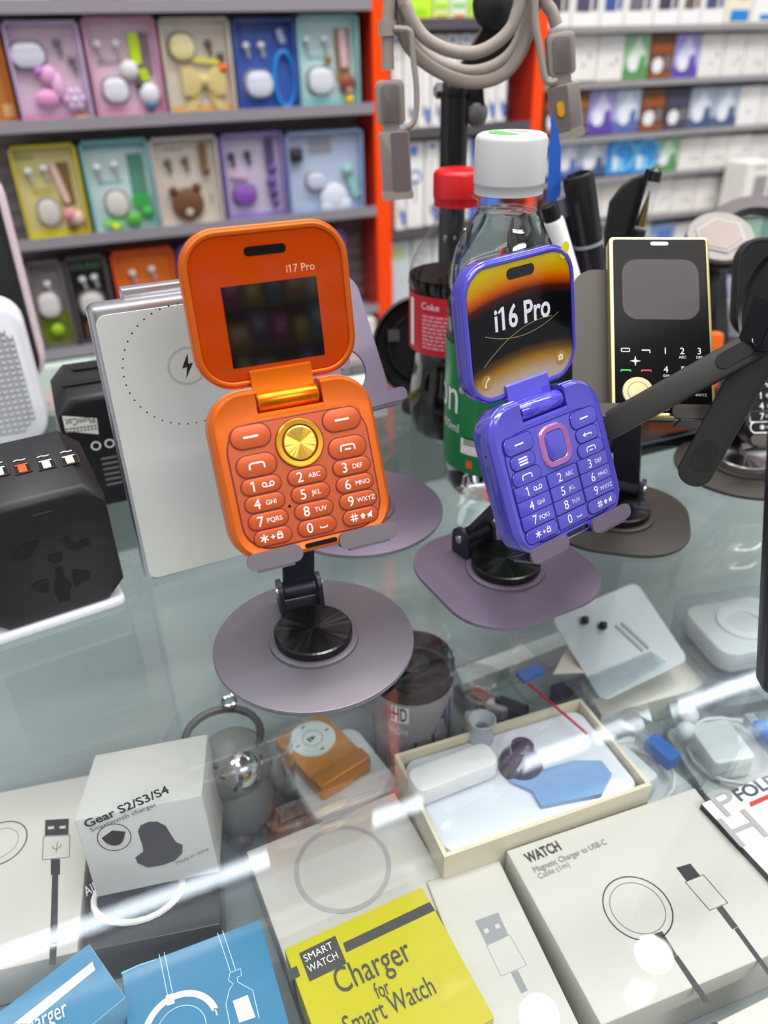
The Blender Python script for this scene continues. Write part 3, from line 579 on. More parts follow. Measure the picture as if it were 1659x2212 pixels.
# bottles
def bottle(name, label, c, prof, fill, liq, cap, lab, n=56, top=None, sz=1):
    t = thing(name, label, 'bottle', T(c) @ Matrix.Diagonal((1, 1, sz, 1)))
    m = MB(); m.lathe(prof, lab or pet, n=n, cap=(True, False)); m.build('shell', t)
    body = [(max(r-0.0006, 0.0003), z+0.0008) for r, z in prof if z < fill]; r_l = body[-1][0]
    m = MB(); m.lathe(body+[(r_l, fill)], liq, n=n, cap=(True, False)); m.lathe([(r_l, fill), (0.0003, fill+0.0001)], top or liq, n=n, cap=(False, True)); m.build('drink', t)
    r, z0, z1, cm = cap; m = MB(); N = 90
    m.lathe([(r*0.97, z0), (r*0.97, z0+0.0045), (r, z0+0.005), (r, z0+0.0055)], cm, n=N, cap=(True, False))
    lo = [[((r if i % 2 else r-0.0004)*cos(2*PI*i/N), (r if i % 2 else r-0.0004)*sin(2*PI*i/N), z) for i in range(N)] for z in (z0+0.0055, z1-0.003)]
    m.loft(lo+[[(q*cos(2*PI*i/N), q*sin(2*PI*i/N), z) for i in range(N)] for q, z in ((r-0.001, z1-0.001), (r-0.003, z1))], cm, cap=(False, True)); m.build('cap', t, sharp=60)
    return t
water = liquid('water', (250, 253, 252)); wc = G(1061, 1050)
wp = [(0.001, 0.003), (0.020, 0.0), (0.027, 0.003), (0.0305, 0.010), (0.0312, 0.022), (0.0306, 0.026), (0.031, 0.030), (0.031, 0.104), (0.0305, 0.107), (0.0312, 0.112), (0.0312, 0.122), (0.029, 0.126), (0.0312, 0.132), (0.0305, 0.138), (0.027, 0.150), (0.0215, 0.160), (0.0165, 0.169), (0.0165, 0.176), (0.0192, 0.1765), (0.0192, 0.178), (0.0165, 0.1785)]
t = bottle('water_bottle', 'clear water bottle with white cap and green label behind the violet phone', wc, wp, 0.1705, water, (0.0187, 0.1786, 0.2075, mat('cap_white', (204, 203, 204), 0.4)), clear('bottle_pet', (249, 252, 252), 1.5), sz=1.0)
LZ0, LZ1 = 0.023, 0.101; m = MB(); m.lathe([(0.0314, LZ0), (0.0314, LZ1)], mat('label_green', (16, 122, 62), 0.3), n=64, cap=(False, False)); lb = m.build('label', t)
def wrap(a0, r): return lambda x, y, z: (r*cos(a0+x/r), r*sin(a0+x/r), y)
aw = math.atan2(-wc.y, -wc.x); m = MB()
m.text('watson', 0.0145, -0.0245, 0.060, 0, print_white, warp=wrap(aw, 0.0316), al='R', ref='n', xs=0.8); m.text('®', 0.0038, -0.0238, 0.0735, 0, print_white, warp=wrap(aw, 0.0316), ref='®')
m.text('volume 400ml', 0.0056, -0.0232, 0.048, 0, print_white, warp=wrap(aw, 0.0316), al='R', ref='l'); m.build('label_print', lb)
m = MB(); cw = wrap(aw, 0.03165)
for i in range(10): m.add([cw(-0.021+i*0.0012, y, 0) for y in (0.036, 0.046)]+[cw(-0.0136+i*0.0012, y, 0) for y in (0.046, 0.036)], [(0, 1, 2, 3)], white)
for i in range(6): m.add([tuple(V(cw(x, 0.042+i*0.0009, 0))*1.003) for x in (-0.019, -0.015, -0.011)]+[tuple(V(cw(x, 0.0424+i*0.0009, 0))*1.003) for x in (-0.011, -0.015, -0.019)], [(0, 1, 2, 3, 4, 5)], ink)
m.add([cw(x, y, 0) for x, y in ((-0.0165, 0.027), (-0.0125, 0.027), (-0.0125, 0.032), (-0.0165, 0.032))], [(0, 1, 2, 3)], mat('mark_orange', (226, 100, 40), 0.4)); m.build('label_panel', lb)
m = MB(); m.poly(arc(0.012, 100, 260, 14), 0.2077, mat('cap_green', (96, 196, 96), 0.4)); m.poly([(0.002, 0.008), (0.006, 0.006), (0.010, 0.001), (0.008, -0.003), (0.004, 0.002)], 0.2077, mat('cap_grey', (190, 190, 192), 0.4)); m.build('cap_print', t)
cc = G(975, 934); cola = mat('cola', (20, 9, 6), 0.06, spec=0.3)
cp = [(0.001, 0.004), (0.020, 0.0), (0.027, 0.005), (0.0305, 0.016), (0.0315, 0.030), (0.0300, 0.044), (0.0285, 0.056), (0.0290, 0.066), (0.0305, 0.068), (0.0305, 0.108), (0.0315, 0.111), (0.0300, 0.121), (0.0255, 0.132), (0.0180, 0.143), (0.0138, 0.150), (0.0132, 0.156), (0.0165, 0.157), (0.0165, 0.1585), (0.0135, 0.159)]
t = bottle('cola_bottle', 'cola bottle with red cap and red label behind the water bottle', cc, cp, 0.1165, cola, (0.0155, 0.159, 0.180, mat('cap_red', (206, 16, 24), 0.35)), MATS['bottle_pet'], top=mat('cola_top', (26, 12, 8), 0.7, spec=0.05))
m = MB(); m.lathe([(0.0309, 0.0685), (0.0309, 0.1075)], mat('label_red', (196, 22, 36), 0.35), n=64, cap=(False, False)); lb = m.build('label', t)
ac = math.atan2(-cc.y, -cc.x)-0.35; cw = wrap(ac, 0.0311); m = MB(); m.text('Coke', 0.0044, -0.006, 0.099, 0, print_white, warp=cw, al='C', ref='C')
for i in range(9):
    x = -0.012
    while x < 0.012:
        w_ = random.uniform(0.0025, 0.006); m.add([cw(x, 0.073+i*0.0026, 0), cw(x+w_, 0.073+i*0.0026, 0), cw(x+w_, 0.0745+i*0.0026, 0), cw(x, 0.0745+i*0.0026, 0)], [(0, 1, 2, 3)], mat('label_pink', (232, 150, 156), 0.5)); x += w_+0.0008
m.add([cw(x, y, 0) for x, y in ((-0.026, 0.072), (-0.0215, 0.072), (-0.0215, 0.104), (-0.026, 0.104))], [(0, 1, 2, 3)], white); m.build('label_print', lb)

# pens in a cup
pc = DD(1292, 620, 0.515); pc.z = 0; t = thing('pen_cup', 'dark round pen cup half hidden behind the brass framed phone', 'cup', T(pc)); m = MB()
m.lathe([(0.0005, 0.0), (0.034, 0.0), (0.036, 0.095), (0.034, 0.095), (0.0325, 0.003), (0.0005, 0.003)], mat('cup_dark', (46, 44, 48), 0.4), n=40); m.build('cup', t)
def pen_axis(top, low, D=0.515):
    a, b = DD(*top, D), DD(*low, D); d = (b-a).normalized(); e = a+d*((0.006-a.z)/d.z); c = V((pc.x, pc.y, 0.006)); f = e-c
    if f.length > 0.026: e = c+f.normalized()*0.026
    return a, e, (e-a).normalized()
def pen(name, label, top, low, prof, ms, names, D=0.515):
    a, e, d = pen_axis(top, low, D); L = (e-a).length; M = frame(a, d.orthogonal(), d); t = thing(name, label, 'pen', M)
    for (p, mt, nm) in zip(prof, ms, names):
        m = MB(); m.lathe([(r, z if z >= 0 else L) for r, z in p], mt, n=20); m.build(nm, t)
    return t
pen('marker_pen', 'thick black marker pen with round capped end in the pen cup', (1248, 375), (1303, 540), [[(0.0003, 0.006), (0.0060, 0.005), (0.0068, 0.0), (0.0092, 0.001), (0.0096, 0.004), (0.0090, 0.042)], [(0.0094, 0.0422), (0.0094, 0.0442)], [(0.0086, 0.0442), (0.0082, -1)]], [black, mat('ring_grey', (150, 150, 156), 0.4), mat('marker_navy', (22, 22, 30), 0.4)], ['cap', 'ring', 'barrel'])
pen('whiteboard_pen', 'white barrelled pen with black cap next to the blue pry stick', (1184, 440), (1228, 560), D=0.497, prof=[[(0.003, 0), (0.0050, 0.001), (0.0052, 0.010)], [(0.0060, 0.0102), (0.0064, 0.012), (0.0064, -1)]], ms=[black, wplas], names=['cap', 'barrel'])
pen('ball_pen', 'slim black pen between the white pen and the thick marker', (1212, 425), (1248, 560), D=0.524, prof=[[(0.002, 0), (0.0035, 0.001), (0.0042, 0.012)], [(0.0046, 0.0122), (0.0046, -1)]], ms=[mat('clear_tip', (120, 120, 124), 0.2), blackm], names=['tip', 'barrel'])
t = pen('gel_pen', 'clear capped gel pen leaning right beside the black scissors', (1418, 362), (1378, 505), D=0.537, prof=[[(0.002, 0.0), (0.0042, 0.002), (0.0050, 0.008)], [(0.0050, 0.008), (0.0050, 0.038)], [(0.0048, 0.0382), (0.0046, -1)], [(0.0003, 0.014), (0.0022, 0.026), (0.0032, 0.036)]], ms=[black, pet, blackm, mat('brass_tip', (150, 120, 70), 0.3, 0.8)], names=['end_cap', 'clear_cap', 'barrel', 'pen_tip'])
m = MB(); m.slab(0.0032, 0.042, 0.0015, 0.0058, 0.0072, black, T((0, 0, 0.022)) @ RZ(130) @ RX(90)); m.build('clip', t)
def flat_tool(name, label, cat, pts, mt, th, D=0.53):
    P3 = [DD(*p, D) for p in pts]; c = sum(P3, V((0, 0, 0)))/len(P3); n = -HEAD; xx = V((cos(YAW), -sin(YAW), 0)); M = frame(c, xx, n); Mi = M.inverted(); q = [Mi @ p for p in P3]
    t = thing(name, label, cat, M); m = MB(); m.prism([(p.x, p.y) for p in q], -th/2, th/2, mt); m.build('blade' if 'pry' in name else 'handle', t); return t
flat_tool('pry_stick', 'blue plastic pry stick pointing straight up out of the pen cup', 'tool', [(1193, 240), (1203, 275), (1211, 320), (1211, 400), (1207, 470), (1218, 800), (1190, 800), (1178, 470), (1184, 380), (1188, 300)], mat('blue_plastic', (44, 100, 206), 0.4), 0.002, 0.527)
flat_tool('scissors', 'black handled scissors standing between the marker and the gel pen', 'scissors', [(1318, 438), (1341, 407), (1366, 387), (1399, 376), (1364, 507), (1335, 800), (1300, 800), (1307, 507)], blackm, 0.006, 0.54)

# hanging cable
CD_ = 0.55; Q = CD_/0.335; cabm = mat('braided_grey', (160, 150, 142), 0.7, bump=(2500, 0.6)); tau = mat('taupe_plastic', (146, 138, 132), 0.4); tauf = mat('taupe_face', (128, 118, 118), 0.3, 0.3); strapm = mat('taupe_rubber', (158, 150, 142), 0.55)
C0 = frame(DD(1000, 150, CD_), V((cos(YAW), -sin(YAW), 0)), -HEAD); Ci = C0.inverted()
def cp_(x, y, z=0.0): p = Ci @ DD(x, y, CD_); return V((p.x, p.y, z*Q))
def smooth(pts, n=5):
    out = []
    for i in range(len(pts)-1):
        p0, p1, p2, p3 = pts[max(i-1, 0)], pts[i], pts[i+1], pts[min(i+2, len(pts)-1)]
        for k in range(n):
            t_ = k/n; out.append(0.5*((2*p1)+(p2-p0)*t_+(2*p0-5*p1+4*p2-p3)*t_*t_+(3*p1-p0-3*p2+p3)*t_**3))
    return out+[pts[-1]]
cab = thing('charging_cable', 'coiled grey braided charging cable with two capped plugs hanging from above', 'cable', C0); m = MB()
for z, pts in ((0.004, ((866, -90), (870, 0), (876, 14), (889, 43), (913, 78), (946, 100), (983, 112), (1016, 114), (1044, 107), (1075, 88), (1100, 61), (1112, 31), (1119, 0), (1124, -90))), (0, ((850, -90), (862, 0), (866, 40), (872, 78), (886, 104), (917, 135), (962, 162), (1003, 176), (1034, 178), (1065, 172), (1096, 154), (1122, 119), (1137, 82), (1147, 41), (1157, 0), (1165, -90))),
               (-0.005, ((868, -90), (870, 20), (897, 88), (928, 123), (967, 145), (1014, 156), (1055, 150), (1092, 131), (1118, 102), (1135, 60), (1143, 0), (1150, -90))), (0.003, ((850, -90), (842, 0), (838, 49), (837, 98), (838, 150))), (0.003, ((1160, -90), (1174, 0), (1188, 25), (1199, 55)))):
    m.tube(smooth([cp_(*p, z) for p in pts]), 0.00225*Q, cabm, n=12)
m.build('coil', cab)
def plug(a, b, c, d, wb, led):
    A_, B_, C_, D_ = cp_(*a), cp_(*b), cp_(*c), cp_(*d)
    def fr(p, q): return frame((p+q)/2+V((0, 0, 0.003*Q)), (q-p).normalized().cross(V((0, 0, 1))), V((0, 0, 1)))
    F_ = fr(A_, B_); L = (B_-A_).length/Q; m = MB(Q); m.slab(wb, L, 0.0022, -0.003, 0.003, tau, F_, b=0.0009); p = m.build('plug', cab)
    m = MB(Q); m.slab(wb*0.62, L*0.86, 0.0015, 0.003, 0.0036, tauf, F_, b=0.0003); m.build('plug_face', p)
    m = MB(Q); m.slab(0.0062, 0.0068, 0.001, -0.0026, 0.0026, tau, F_, y=L/2+0.003); m.build('strain_relief', p)
    F2 = fr(C_, D_); L2 = (D_-C_).length/Q; m = MB(Q); m.slab(wb*1.08, L2, 0.0012, -0.0034, 0.0034, tau, F2, b=0.0006); cp2 = m.build('plug_cap', cab)
    m = MB(Q); m.slab(wb*0.6, L2*0.96, 0.0006, 0.0034, 0.0038, tauf, F2, x=-wb*0.18 if not led else wb*0.22); m.build('cap_face', cp2)
    if led: m = MB(Q); m.slab(0.0026, 0.0052, 0.0013, 0.0034, 0.0043, mat('amber', (226, 158, 10), 0.35), F2, x=wb*0.24, y=-L2*0.02); m.build('amber_button', cp2)
    m = MB(Q); m.slab(wb*1.14, 0.0030, 0.0008, -0.0038, 0.0038, strapm, F2, y=L2/2+0.0008); m.build('strap_loop', cp2)
plug((841, 172), (845, 268), (850, 280), (858, 412), 0.0108, False); plug((1204, 70), (1209, 163), (1212, 180), (1222, 281), 0.0102, True)
m = MB(); m.tube(smooth([cp_(*p, 0.0055) for p in ((850, 62), (868, 63), (881, 65), (888, 77), (892, 130), (898, 184), (898, 235), (891, 263), (874, 273))]), 0.0011*Q, strapm, n=8); m.build('cap_strap', cab)
m = MB(Q); m.lathe([(0.0033, -0.0024), (0.0033, 0.0024)], strapm, T(cp_(837, 61, 0.003)) @ RX(90), n=16); m.build('cap_strap', cab)
m = MB(); m.tube(smooth([cp_(*p, 0.0055) for p in ((1150, -90), (1150, 0), (1151, 50), (1160, 105), (1171, 165), (1182, 176), (1197, 172))]), 0.0013*Q, strapm, n=8); m.build('cap_strap', cab)

# black boom stand at the back
pp = DD(980, 300, 0.60); pt = DD(983, 195, 0.60); t = thing('boom_stand', 'black boom stand with tilted upper arm and round knob behind the bottles', 'boom stand', T((pp.x, pp.y, 0)))
Pi_ = t.matrix_world.inverted(); bs = lambda x, y, z=0: Pi_ @ (DD(x, y, 0.60)+HEAD*z)
m = MB(); m.lathe([(0.019, 0), (0.019, 0.006), (0.012, 0.010), (0.0003, 0.0102)], blackm, n=40); m.build('foot', t)
m = MB(); m.lathe([(0.0096, 0.010), (0.0096, pt.z-0.004)], black, n=28); m.build('post', t)
m = MB(); m.ell(bs(983, 196), 0.0105, 0.0105, 0.009, black); m.build('elbow', t)
m = MB(); m.lathe([(0.005, 0), (0.005, 0.006), (0.0025, 0.008)], chrome, T(bs(962, 196)) @ RZ(-22) @ RY(-90), n=8); m.build('elbow_bolt', t)
m = MB(); m.beam(bs(1000, 192), bs(1100, 40), 0.019, 0.012, (cos(YAW), -sin(YAW), 0), black, w1=0.024); m.build('arm', t)
m = MB(); m.ell(bs(1062, 10, -0.01), 0.014, 0.012, 0.015, blackm); m.ell(bs(1116, 35, 0.0), 0.010, 0.010, 0.013, blackm); m.build('knob', t)
m = MB(); m.beam(bs(1026, 185), bs(1030, 228), 0.010, 0.008, (cos(YAW), -sin(YAW), 0), black); m.ell(bs(1030, 245), 0.008, 0.006, 0.009, mat('lever_grey', (110, 108, 112), 0.25)); m.build('lever', t)

# round black holder behind the cola, yellow striped box
dc = DD(912, 748, 0.565); t = thing('round_holder', 'round black holder with stepped rim behind the cola bottle', 'phone holder', T((dc.x, dc.y, 0)))
FM = T((0, 0, dc.z)) @ frame((0, 0, 0), (cos(YAW), -sin(YAW), 0), -HEAD+V((0, 0, 0.35)))
m = MB(); m.lathe([(0.0003, -0.012), (0.033, -0.012), (0.0375, -0.006), (0.0375, 0), (0.0355, 0.001), (0.0345, -0.001), (0.0335, -0.004), (0.026, -0.006), (0.0255, -0.001), (0.0235, -0.001), (0.023, -0.006), (0.0003, -0.006)], black, FM, n=56); m.build('dish', t)
m = MB(); m.box(-0.0255, -0.017, 0.004, 0.0125, -0.003, 0.006, mat('clip_dark', (70, 66, 68), 0.3), FM); m.build('clip', t)
m = MB(); m.beam(FM @ V((0, -0.015, -0.012)), (0.004, 0.004, 0.004), 0.02, 0.008, (cos(YAW), -sin(YAW), 0), blackm); m.build('stem', t)
m = MB(); m.lathe([(0.018, 0), (0.018, 0.004), (0.0003, 0.005)], blackm, n=36, x=0.004, y=0.004); m.build('foot', t)
q0 = G(795, 930); q0.y = 0.505; t = thing('accessory_box', 'low white box with a lime stripe and metal clip behind the empty stand', 'box', T((0.185, 0.515, 0)))
m = MB(); m.box(-0.06, 0.028, 0, 0.04, 0.0, 0.020, white); m.box(-0.0601, 0.0281, -0.0002, 0.02, 0.010, 0.017, mat('lime', (196, 206, 20), 0.4)); m.build('carton', t)
m = MB(); m.tube([(-0.02, -0.004, 0.002), (0.010, -0.004, 0.002), (0.010, -0.004, 0.012)], 0.0018, chrome); m.build('clip', t)

# vent mount discs
t0 = DD(1556, 512, 0.60); t = thing('ring_mount', 'tilted silver disc with hexagonal plate on a black ball stand', 'phone mount', T((t0.x, t0.y, 0))); nn = V((-0.30, -0.50, 0.90)).normalized(); FM = T((0, 0, t0.z)) @ frame((0, 0, 0), V((0.85, -0.15, 0.20)), nn)
m = MB(); m.lathe([(0.0003, -0.006), (0.022, -0.006), (0.0245, -0.001), (0.0238, 0.0012), (0.0003, 0.0012)], mat('mount_silver', (128, 124, 122), 0.5, 0.3), FM, n=56); m.build('disc', t)
m = MB(); hx = [(0.019*cos(PI/3*i+0.3), 0.0175*sin(PI/3*i+0.3)) for i in range(6)]; m.prism(hx, 0.0012, 0.0022, mat('mount_pale', (152, 148, 146), 0.4), FM); m.prism([(x*0.86, y*0.86) for x, y in hx], 0.0022, 0.0027, mat('mount_taupe', (128, 114, 110), 0.4, 0.2), FM); m.build('plate', t)
m = MB(); m.lathe([(0.0238, -0.0105), (0.0248, -0.007), (0.022, -0.006)], black, FM, n=48); m.build('backing', t)
m = MB(); m.ell((-0.002, 0.004, t0.z-0.026), 0.012, 0.012, 0.013, blackm); m.beam((-0.002, 0.004, t0.z-0.03), (0, 0.004, 0.004), 0.012, 0.012, (1, 0, 0), blackm); m.build('ball_joint', t)
m = MB(); m.lathe([(0.03, 0), (0.03, 0.004), (0.0003, 0.006)], blackm, n=36); m.build('foot', t)
t0 = DD(1640, 512, 0.68); t = thing('ring_mount', 'open dark grey magnetic ring behind the silver disc', 'phone mount', T((t0.x, t0.y, 0))); FM = T((0, 0, t0.z)) @ frame((0, 0, 0), V((0.85, -0.15, 0.25)), nn)
m = MB(); m.lathe([(0.030, -0.004), (0.044, -0.004), (0.046, 0), (0.044, 0.003), (0.031, 0.003), (0.030, -0.004)], mat('ring_dark', (74, 68, 70), 0.35, 0.4), FM, n=56, cap=(False, False)); m.build('ring', t)
m = MB(); m.beam((0.0, 0.042, t0.z-0.03), (0, 0.02, 0.004), 0.014, 0.01, (1, 0, 0), blackm); m.lathe([(0.03, 0), (0.03, 0.004), (0.0003, 0.006)], blackm, n=36); m.build('support', t)

# black folding arms
hp = DD(1672, 650, 0.345); f2 = G(1800, 1170); t = thing('folding_holder', 'black folding holder with two spread arms crossing the brass framed phone', 'phone holder', T((f2.x, f2.y, 0)))
Pi_ = t.matrix_world.inverted(); olv = mat('olive_black', (32, 32, 28), 0.5)
hub = Pi_ @ DD(1636, 742, 0.343); L1 = Pi_ @ DD(1316, 920, 0.349); f2l = Pi_ @ DD(1500, 1030, 0.338)
xx = V((cos(YAW), -sin(YAW), 0)); nrm = (cr*-0.25 - cf + cu*0.15).normalized()
def arm(nm, p, q, w, th, knob):
    d = (q-p); L = d.length; F_ = frame(p, d, nrm); m = MB(); m.slab(L+w*0.9, w, w*0.48, -th/2, th/2, olv, F_, x=L/2, b=0.0012, n=8); a = m.build(nm, t)
    m = MB(); m.slab(L*0.24, w*0.55, w*0.27, th/2-0.0002, th/2+0.0006, black, F_, x=L*0.86 if knob else L*0.14); m.build('recess', a)
arm('arm', hub, L1, 0.0135, 0.005, False); arm('arm', hub+nrm*0.0005+V((0.004, 0.0, -0.003)), f2l+V((0.0, 0.0, 0.0035)), 0.0165, 0.0075, True)
m = MB(); m.lathe([(0.0036, 0), (0.0036, 0.0006), (0.0018, 0.0012)], mat('rivet', (168, 178, 170), 0.3, 0.5), frame(hub+nrm*0.0042, xx, nrm), n=20); m.build('rivet', t)
m = MB(); HF = frame(Pi_ @ hp, V((0.35, 0.9, 0)), V((-0.9, -0.35, 0.15))); m.lathe([(0.0003, -0.006), (0.020, -0.006), (0.0225, -0.003), (0.0225, 0.002), (0.021, 0.004), (0.0205, 0.0025), (0.0003, 0.0025)], mat('pad_black', (36, 34, 38), 0.4), HF, n=48); m.build('magnet_pad', t)
m = MB(); m.beam(hub, Pi_ @ hp, 0.012, 0.012, (0, 0, 1), black); m.build('knuckle', t)
m = MB(); m.lathe([(0.02, 0), (0.02, 0.004), (0.006, 0.006), (0.005, hp.z)], black, n=24); m.beam((0, 0, hp.z-0.006), Pi_ @ hp, 0.01, 0.01, (0, 0, 1), black); m.build('post', t)

# dark slab on the glass, orange case behind, black slab near the right edge
g0 = G(1345, 996); t = thing('tablet', 'flat black tablet lying on the glass behind the bar phone stand', 'tablet', T(g0)); m = MB(); m.slab(0.15, 0.10, 0.006, 0.0, 0.009, gloss_black, x=0.075, y=0.05, b=0.001); m.build('body', t)
m = MB(); m.rect(0.006, 0.144, 0.006, 0.094, 0.0092, mat('tablet_screen', (26, 18, 14), 0.1)); m.build('screen', t)
g1 = G(1560, 905); t = thing('phone_case', 'upright orange plastic case seen between the black folding arms', 'case', T((g1.x, g1.y+0.04, 0)) @ RZ(-20)); oc = mat('case_orange', (236, 104, 24), 0.35)
m = MB(); m.slab(0.05, 0.026, 0.004, -0.012, 0, oc, RX(90), y=0.0135, b=0.002); m.build('shell', t)
m = MB(); m.slab(0.05, 0.022, 0.004, -0.010, 0, oc, T((0, 0.004, 0.030)) @ RX(80), y=0.011, b=0.002); m.box(-0.02, 0.02, -0.0005, 0.001, 0.026, 0.0305, hole); m.build('flap', t)
b0 = G(1644, 1508)
d_ = ray(1662, 1165); k_ = (0.085-CH)/d_.z; tp_ = CAMP+d_*k_; up_ = (tp_-b0).normalized(); rt = (cr - up_*cr.dot(up_)).normalized()
NM = frame(b0, rt, rt.cross(up_)); t = thing('slim_phone', 'slim black phone leaning at the right edge of the picture', 'phone', NM)
m = MB(); m.slab(0.034, 0.16, 0.006, -0.009, 0.0, black, x=0.0175, y=0.0803, b=0.0015); m.build('body', t); m = MB(); m.slab(0.029, 0.15, 0.003, 0.0, 0.0004, gloss_black, x=0.0175, y=0.0803); m.build('screen', t)
# ---------------------------------------------------------------- earphone gift boxes on the left wall
cover = clear('box_cover', (250, 251, 253), 1.3, 0.05)
bud_w = mat('earbud_white', (240, 238, 236), 0.25); bud_g = mat('earbud_shadow_grey', (120, 108, 108), 0.3)
def quad(pts, Y=YB):
    w = [WY(*p, Y) for p in pts]; return (w[0].x+w[3].x)/2, (w[1].x+w[2].x)/2, (w[2].z+w[3].z)/2, (w[0].z+w[1].z)/2
def gift(label, pts, side, card, els, band=None, Y=YB, vis=True):
    x0, x1, z0, z1 = quad(pts, Y); x0 += 0.0012; x1 -= 0.0012; w, h = x1-x0, z1-z0
    B = upright(V((x0, Y, z0)), 0); t = thing('earphone_box', label, 'gift box', B, 'earphone gift boxes on the left shelves')
    sm, cm = mat('gift_%d_%d_%d' % side, side, 0.35), mat('card_%d_%d_%d' % card, card, 0.5)
    m = MB(); m.box(0, w, 0, h, -0.040, -0.012, sm); e = 0.003
    m.box(0, e, 0, h, -0.012, 0, sm); m.box(w-e, w, 0, h, -0.012, 0, sm); m.box(0, w, 0, e, -0.012, 0, sm); m.box(0, w, h-e, h, -0.012, 0, sm)
    m.rect(e, w-e, e, h-e, -0.0118, cm)
    if band: m.rect(e, w-e, h*band[0], h*band[1], -0.0117, mat('band_%d_%d_%d' % band[2], band[2], 0.5))
    m.build('carton', t)
    m = MB(); m.box(0.0005, w-0.0005, 0.0005, h-0.0005, 0.0002, 0.0009, cover); m.build('clear_cover', t)
    for el in els:
        k = el[0]; fx, fy = el[1]*w, (1-el[2])*h
        if k == 'bud':
            c = el[3] if len(el) > 3 else (240, 238, 236); bm_ = mat('bud_%d_%d_%d' % c, c, 0.3); m = MB(); m.ell((fx, fy, -0.008), 0.0052, 0.0046, 0.004, bm_, n=12); m.tube([(fx+0.001, fy-0.002, -0.008), (fx+0.003, fy-0.014, -0.0085)], 0.0022, mat('bud_stem', (190, 184, 184), 0.3) if c[0] > 200 else bm_, n=8); m.build('earbud', t)
        elif k == 'case':
            wd, ht, c = el[3]*w, el[4]*h, el[5]; r = el[6] if len(el) > 6 else 0.45; m = MB(); cmx = mat('case_%d_%d_%d' % c, c, 0.28)
            m.slab(wd*1.14, ht*1.14, min(wd, ht)*r, -0.0117, -0.0112, mat('recess_grey', (150, 140, 142), 0.5), x=fx, y=fy); m.slab(wd, ht, min(wd, ht)*r, -0.0112, -0.0015, cmx, x=fx, y=fy, b=0.0035); cs = m.build('charging_case', t)
            if r < 0.5: m = MB(); m.box(fx-wd*0.44, fx+wd*0.44, fy+ht*0.17, fy+ht*0.19, -0.002, -0.0013, mat('case_seam', (190, 188, 190), 0.4)); m.build('lid_seam', cs)
        elif k == 'win':
            m = MB(); m.rect(fx-el[3]*w/2, fx+el[3]*w/2, fy-el[4]*h/2, fy+el[4]*h/2, -0.0114, mat('win_%d_%d_%d' % el[5], el[5], 0.5)); m.build('card_window', t)
        elif k == 'strap':
            m = MB(); m.slab(el[3]*w, el[4]*h, 0.003, -0.009, -0.006, mat('strap_%d_%d_%d' % el[5], el[5], 0.4), T((fx, fy, 0)) @ RZ(el[6] if len(el) > 6 else 0)); m.build('strap', t)
        elif k == 'ball':
            m = MB(); m.ell((fx, fy, -0.006), el[3]*w, el[4]*h if len(el) > 5 else el[3]*w, 0.0052, mat('charm_%d_%d_%d' % el[-1], el[-1], 0.5), n=14); m.build('charm', t)
        elif k == 'bow':
            bw = mat('bow_cream', (226, 200, 130), 0.7, bump=(600, 0.6)); m = MB()
            for s in (-1, 1):
                m.loft([[(fx+s*q*w, fy+g*h*y, -0.007+0.004*z) for y, z in ((-1, -1), (0, -1.2), (1, -1), (1, 0.6), (0, 1), (-1, 0.6))] for q, g in ((0.01, 0.03), (0.16, 0.15), (0.32, 0.14))], bw)
                m.loft([[(fx+s*q*w+y*g*w, fy-d*h, -0.009+0.0015*z) for y, z in ((-1, -1), (1, -1), (1, 1), (-1, 1))] for q, g, d in ((0.02, 0.03, 0.02), (0.14, 0.07, 0.16), (0.25, 0.095, 0.30))], bw)
            m.ell((fx, fy, -0.005), 0.006, 0.007, 0.005, bw, n=12); m.build('bow', t)
        elif k == 'loop':
            m = MB(); m.tube([(fx+el[3]*w*cos(2*PI*i/28), fy+el[4]*h*sin(2*PI*i/28), -0.008) for i in range(28)], 0.0034, mat('loop_%d_%d_%d' % el[5], el[5], 0.5), closed=True, n=8); m.build('wrist_loop', t)
        elif k == 'flower':
            m = MB(); pm = mat('petal_%d_%d_%d' % el[4], el[4], 0.6)
            for i in range(6): m.ell((fx+el[3]*w*0.62*cos(PI*i/3), fy+el[3]*w*0.62*sin(PI*i/3), -0.006), el[3]*w*0.5, el[3]*w*0.5, 0.004, pm, n=10)
            m.ell((fx, fy, -0.003), el[3]*w*0.3, el[3]*w*0.3, 0.003, white, n=10); m.build('flower_charm', t)
        elif k == 'text':
            m = MB(); m.text(el[3], el[4]*h, fx, fy, -0.0113, mat('gift_ink_%d_%d_%d' % el[5], el[5], 0.5), al='C'); m.build('lettering', t)
        elif k == 'bars':
            m = MB()
            for q in range(el[5]): m.rect(fx-el[3]*w/2, fx+el[3]*w/2*(1-0.2*(q % 2)), fy-q*el[4]*h, fy-q*el[4]*h+el[4]*h*0.45, -0.0113, mat('gift_ink_%d_%d_%d' % el[6], el[6], 0.5))
            m.build('printed_lines', t)
    return t
bl = lambda x, y, w, n=2, c=(150, 150, 150): ('bars', x, y, w, 0.03, n, c)
gift('amber coloured earphone box cut by the left picture edge, upper shelf', ((-150, 66), (2, 62), (40, 272), (-110, 278)), (190, 96, 26), (206, 128, 50), [('win', 0.88, 0.84, 0.16, 0.14, (232, 196, 130)), ('case', 0.4, 0.5, 0.4, 0.25, (230, 160, 70))])
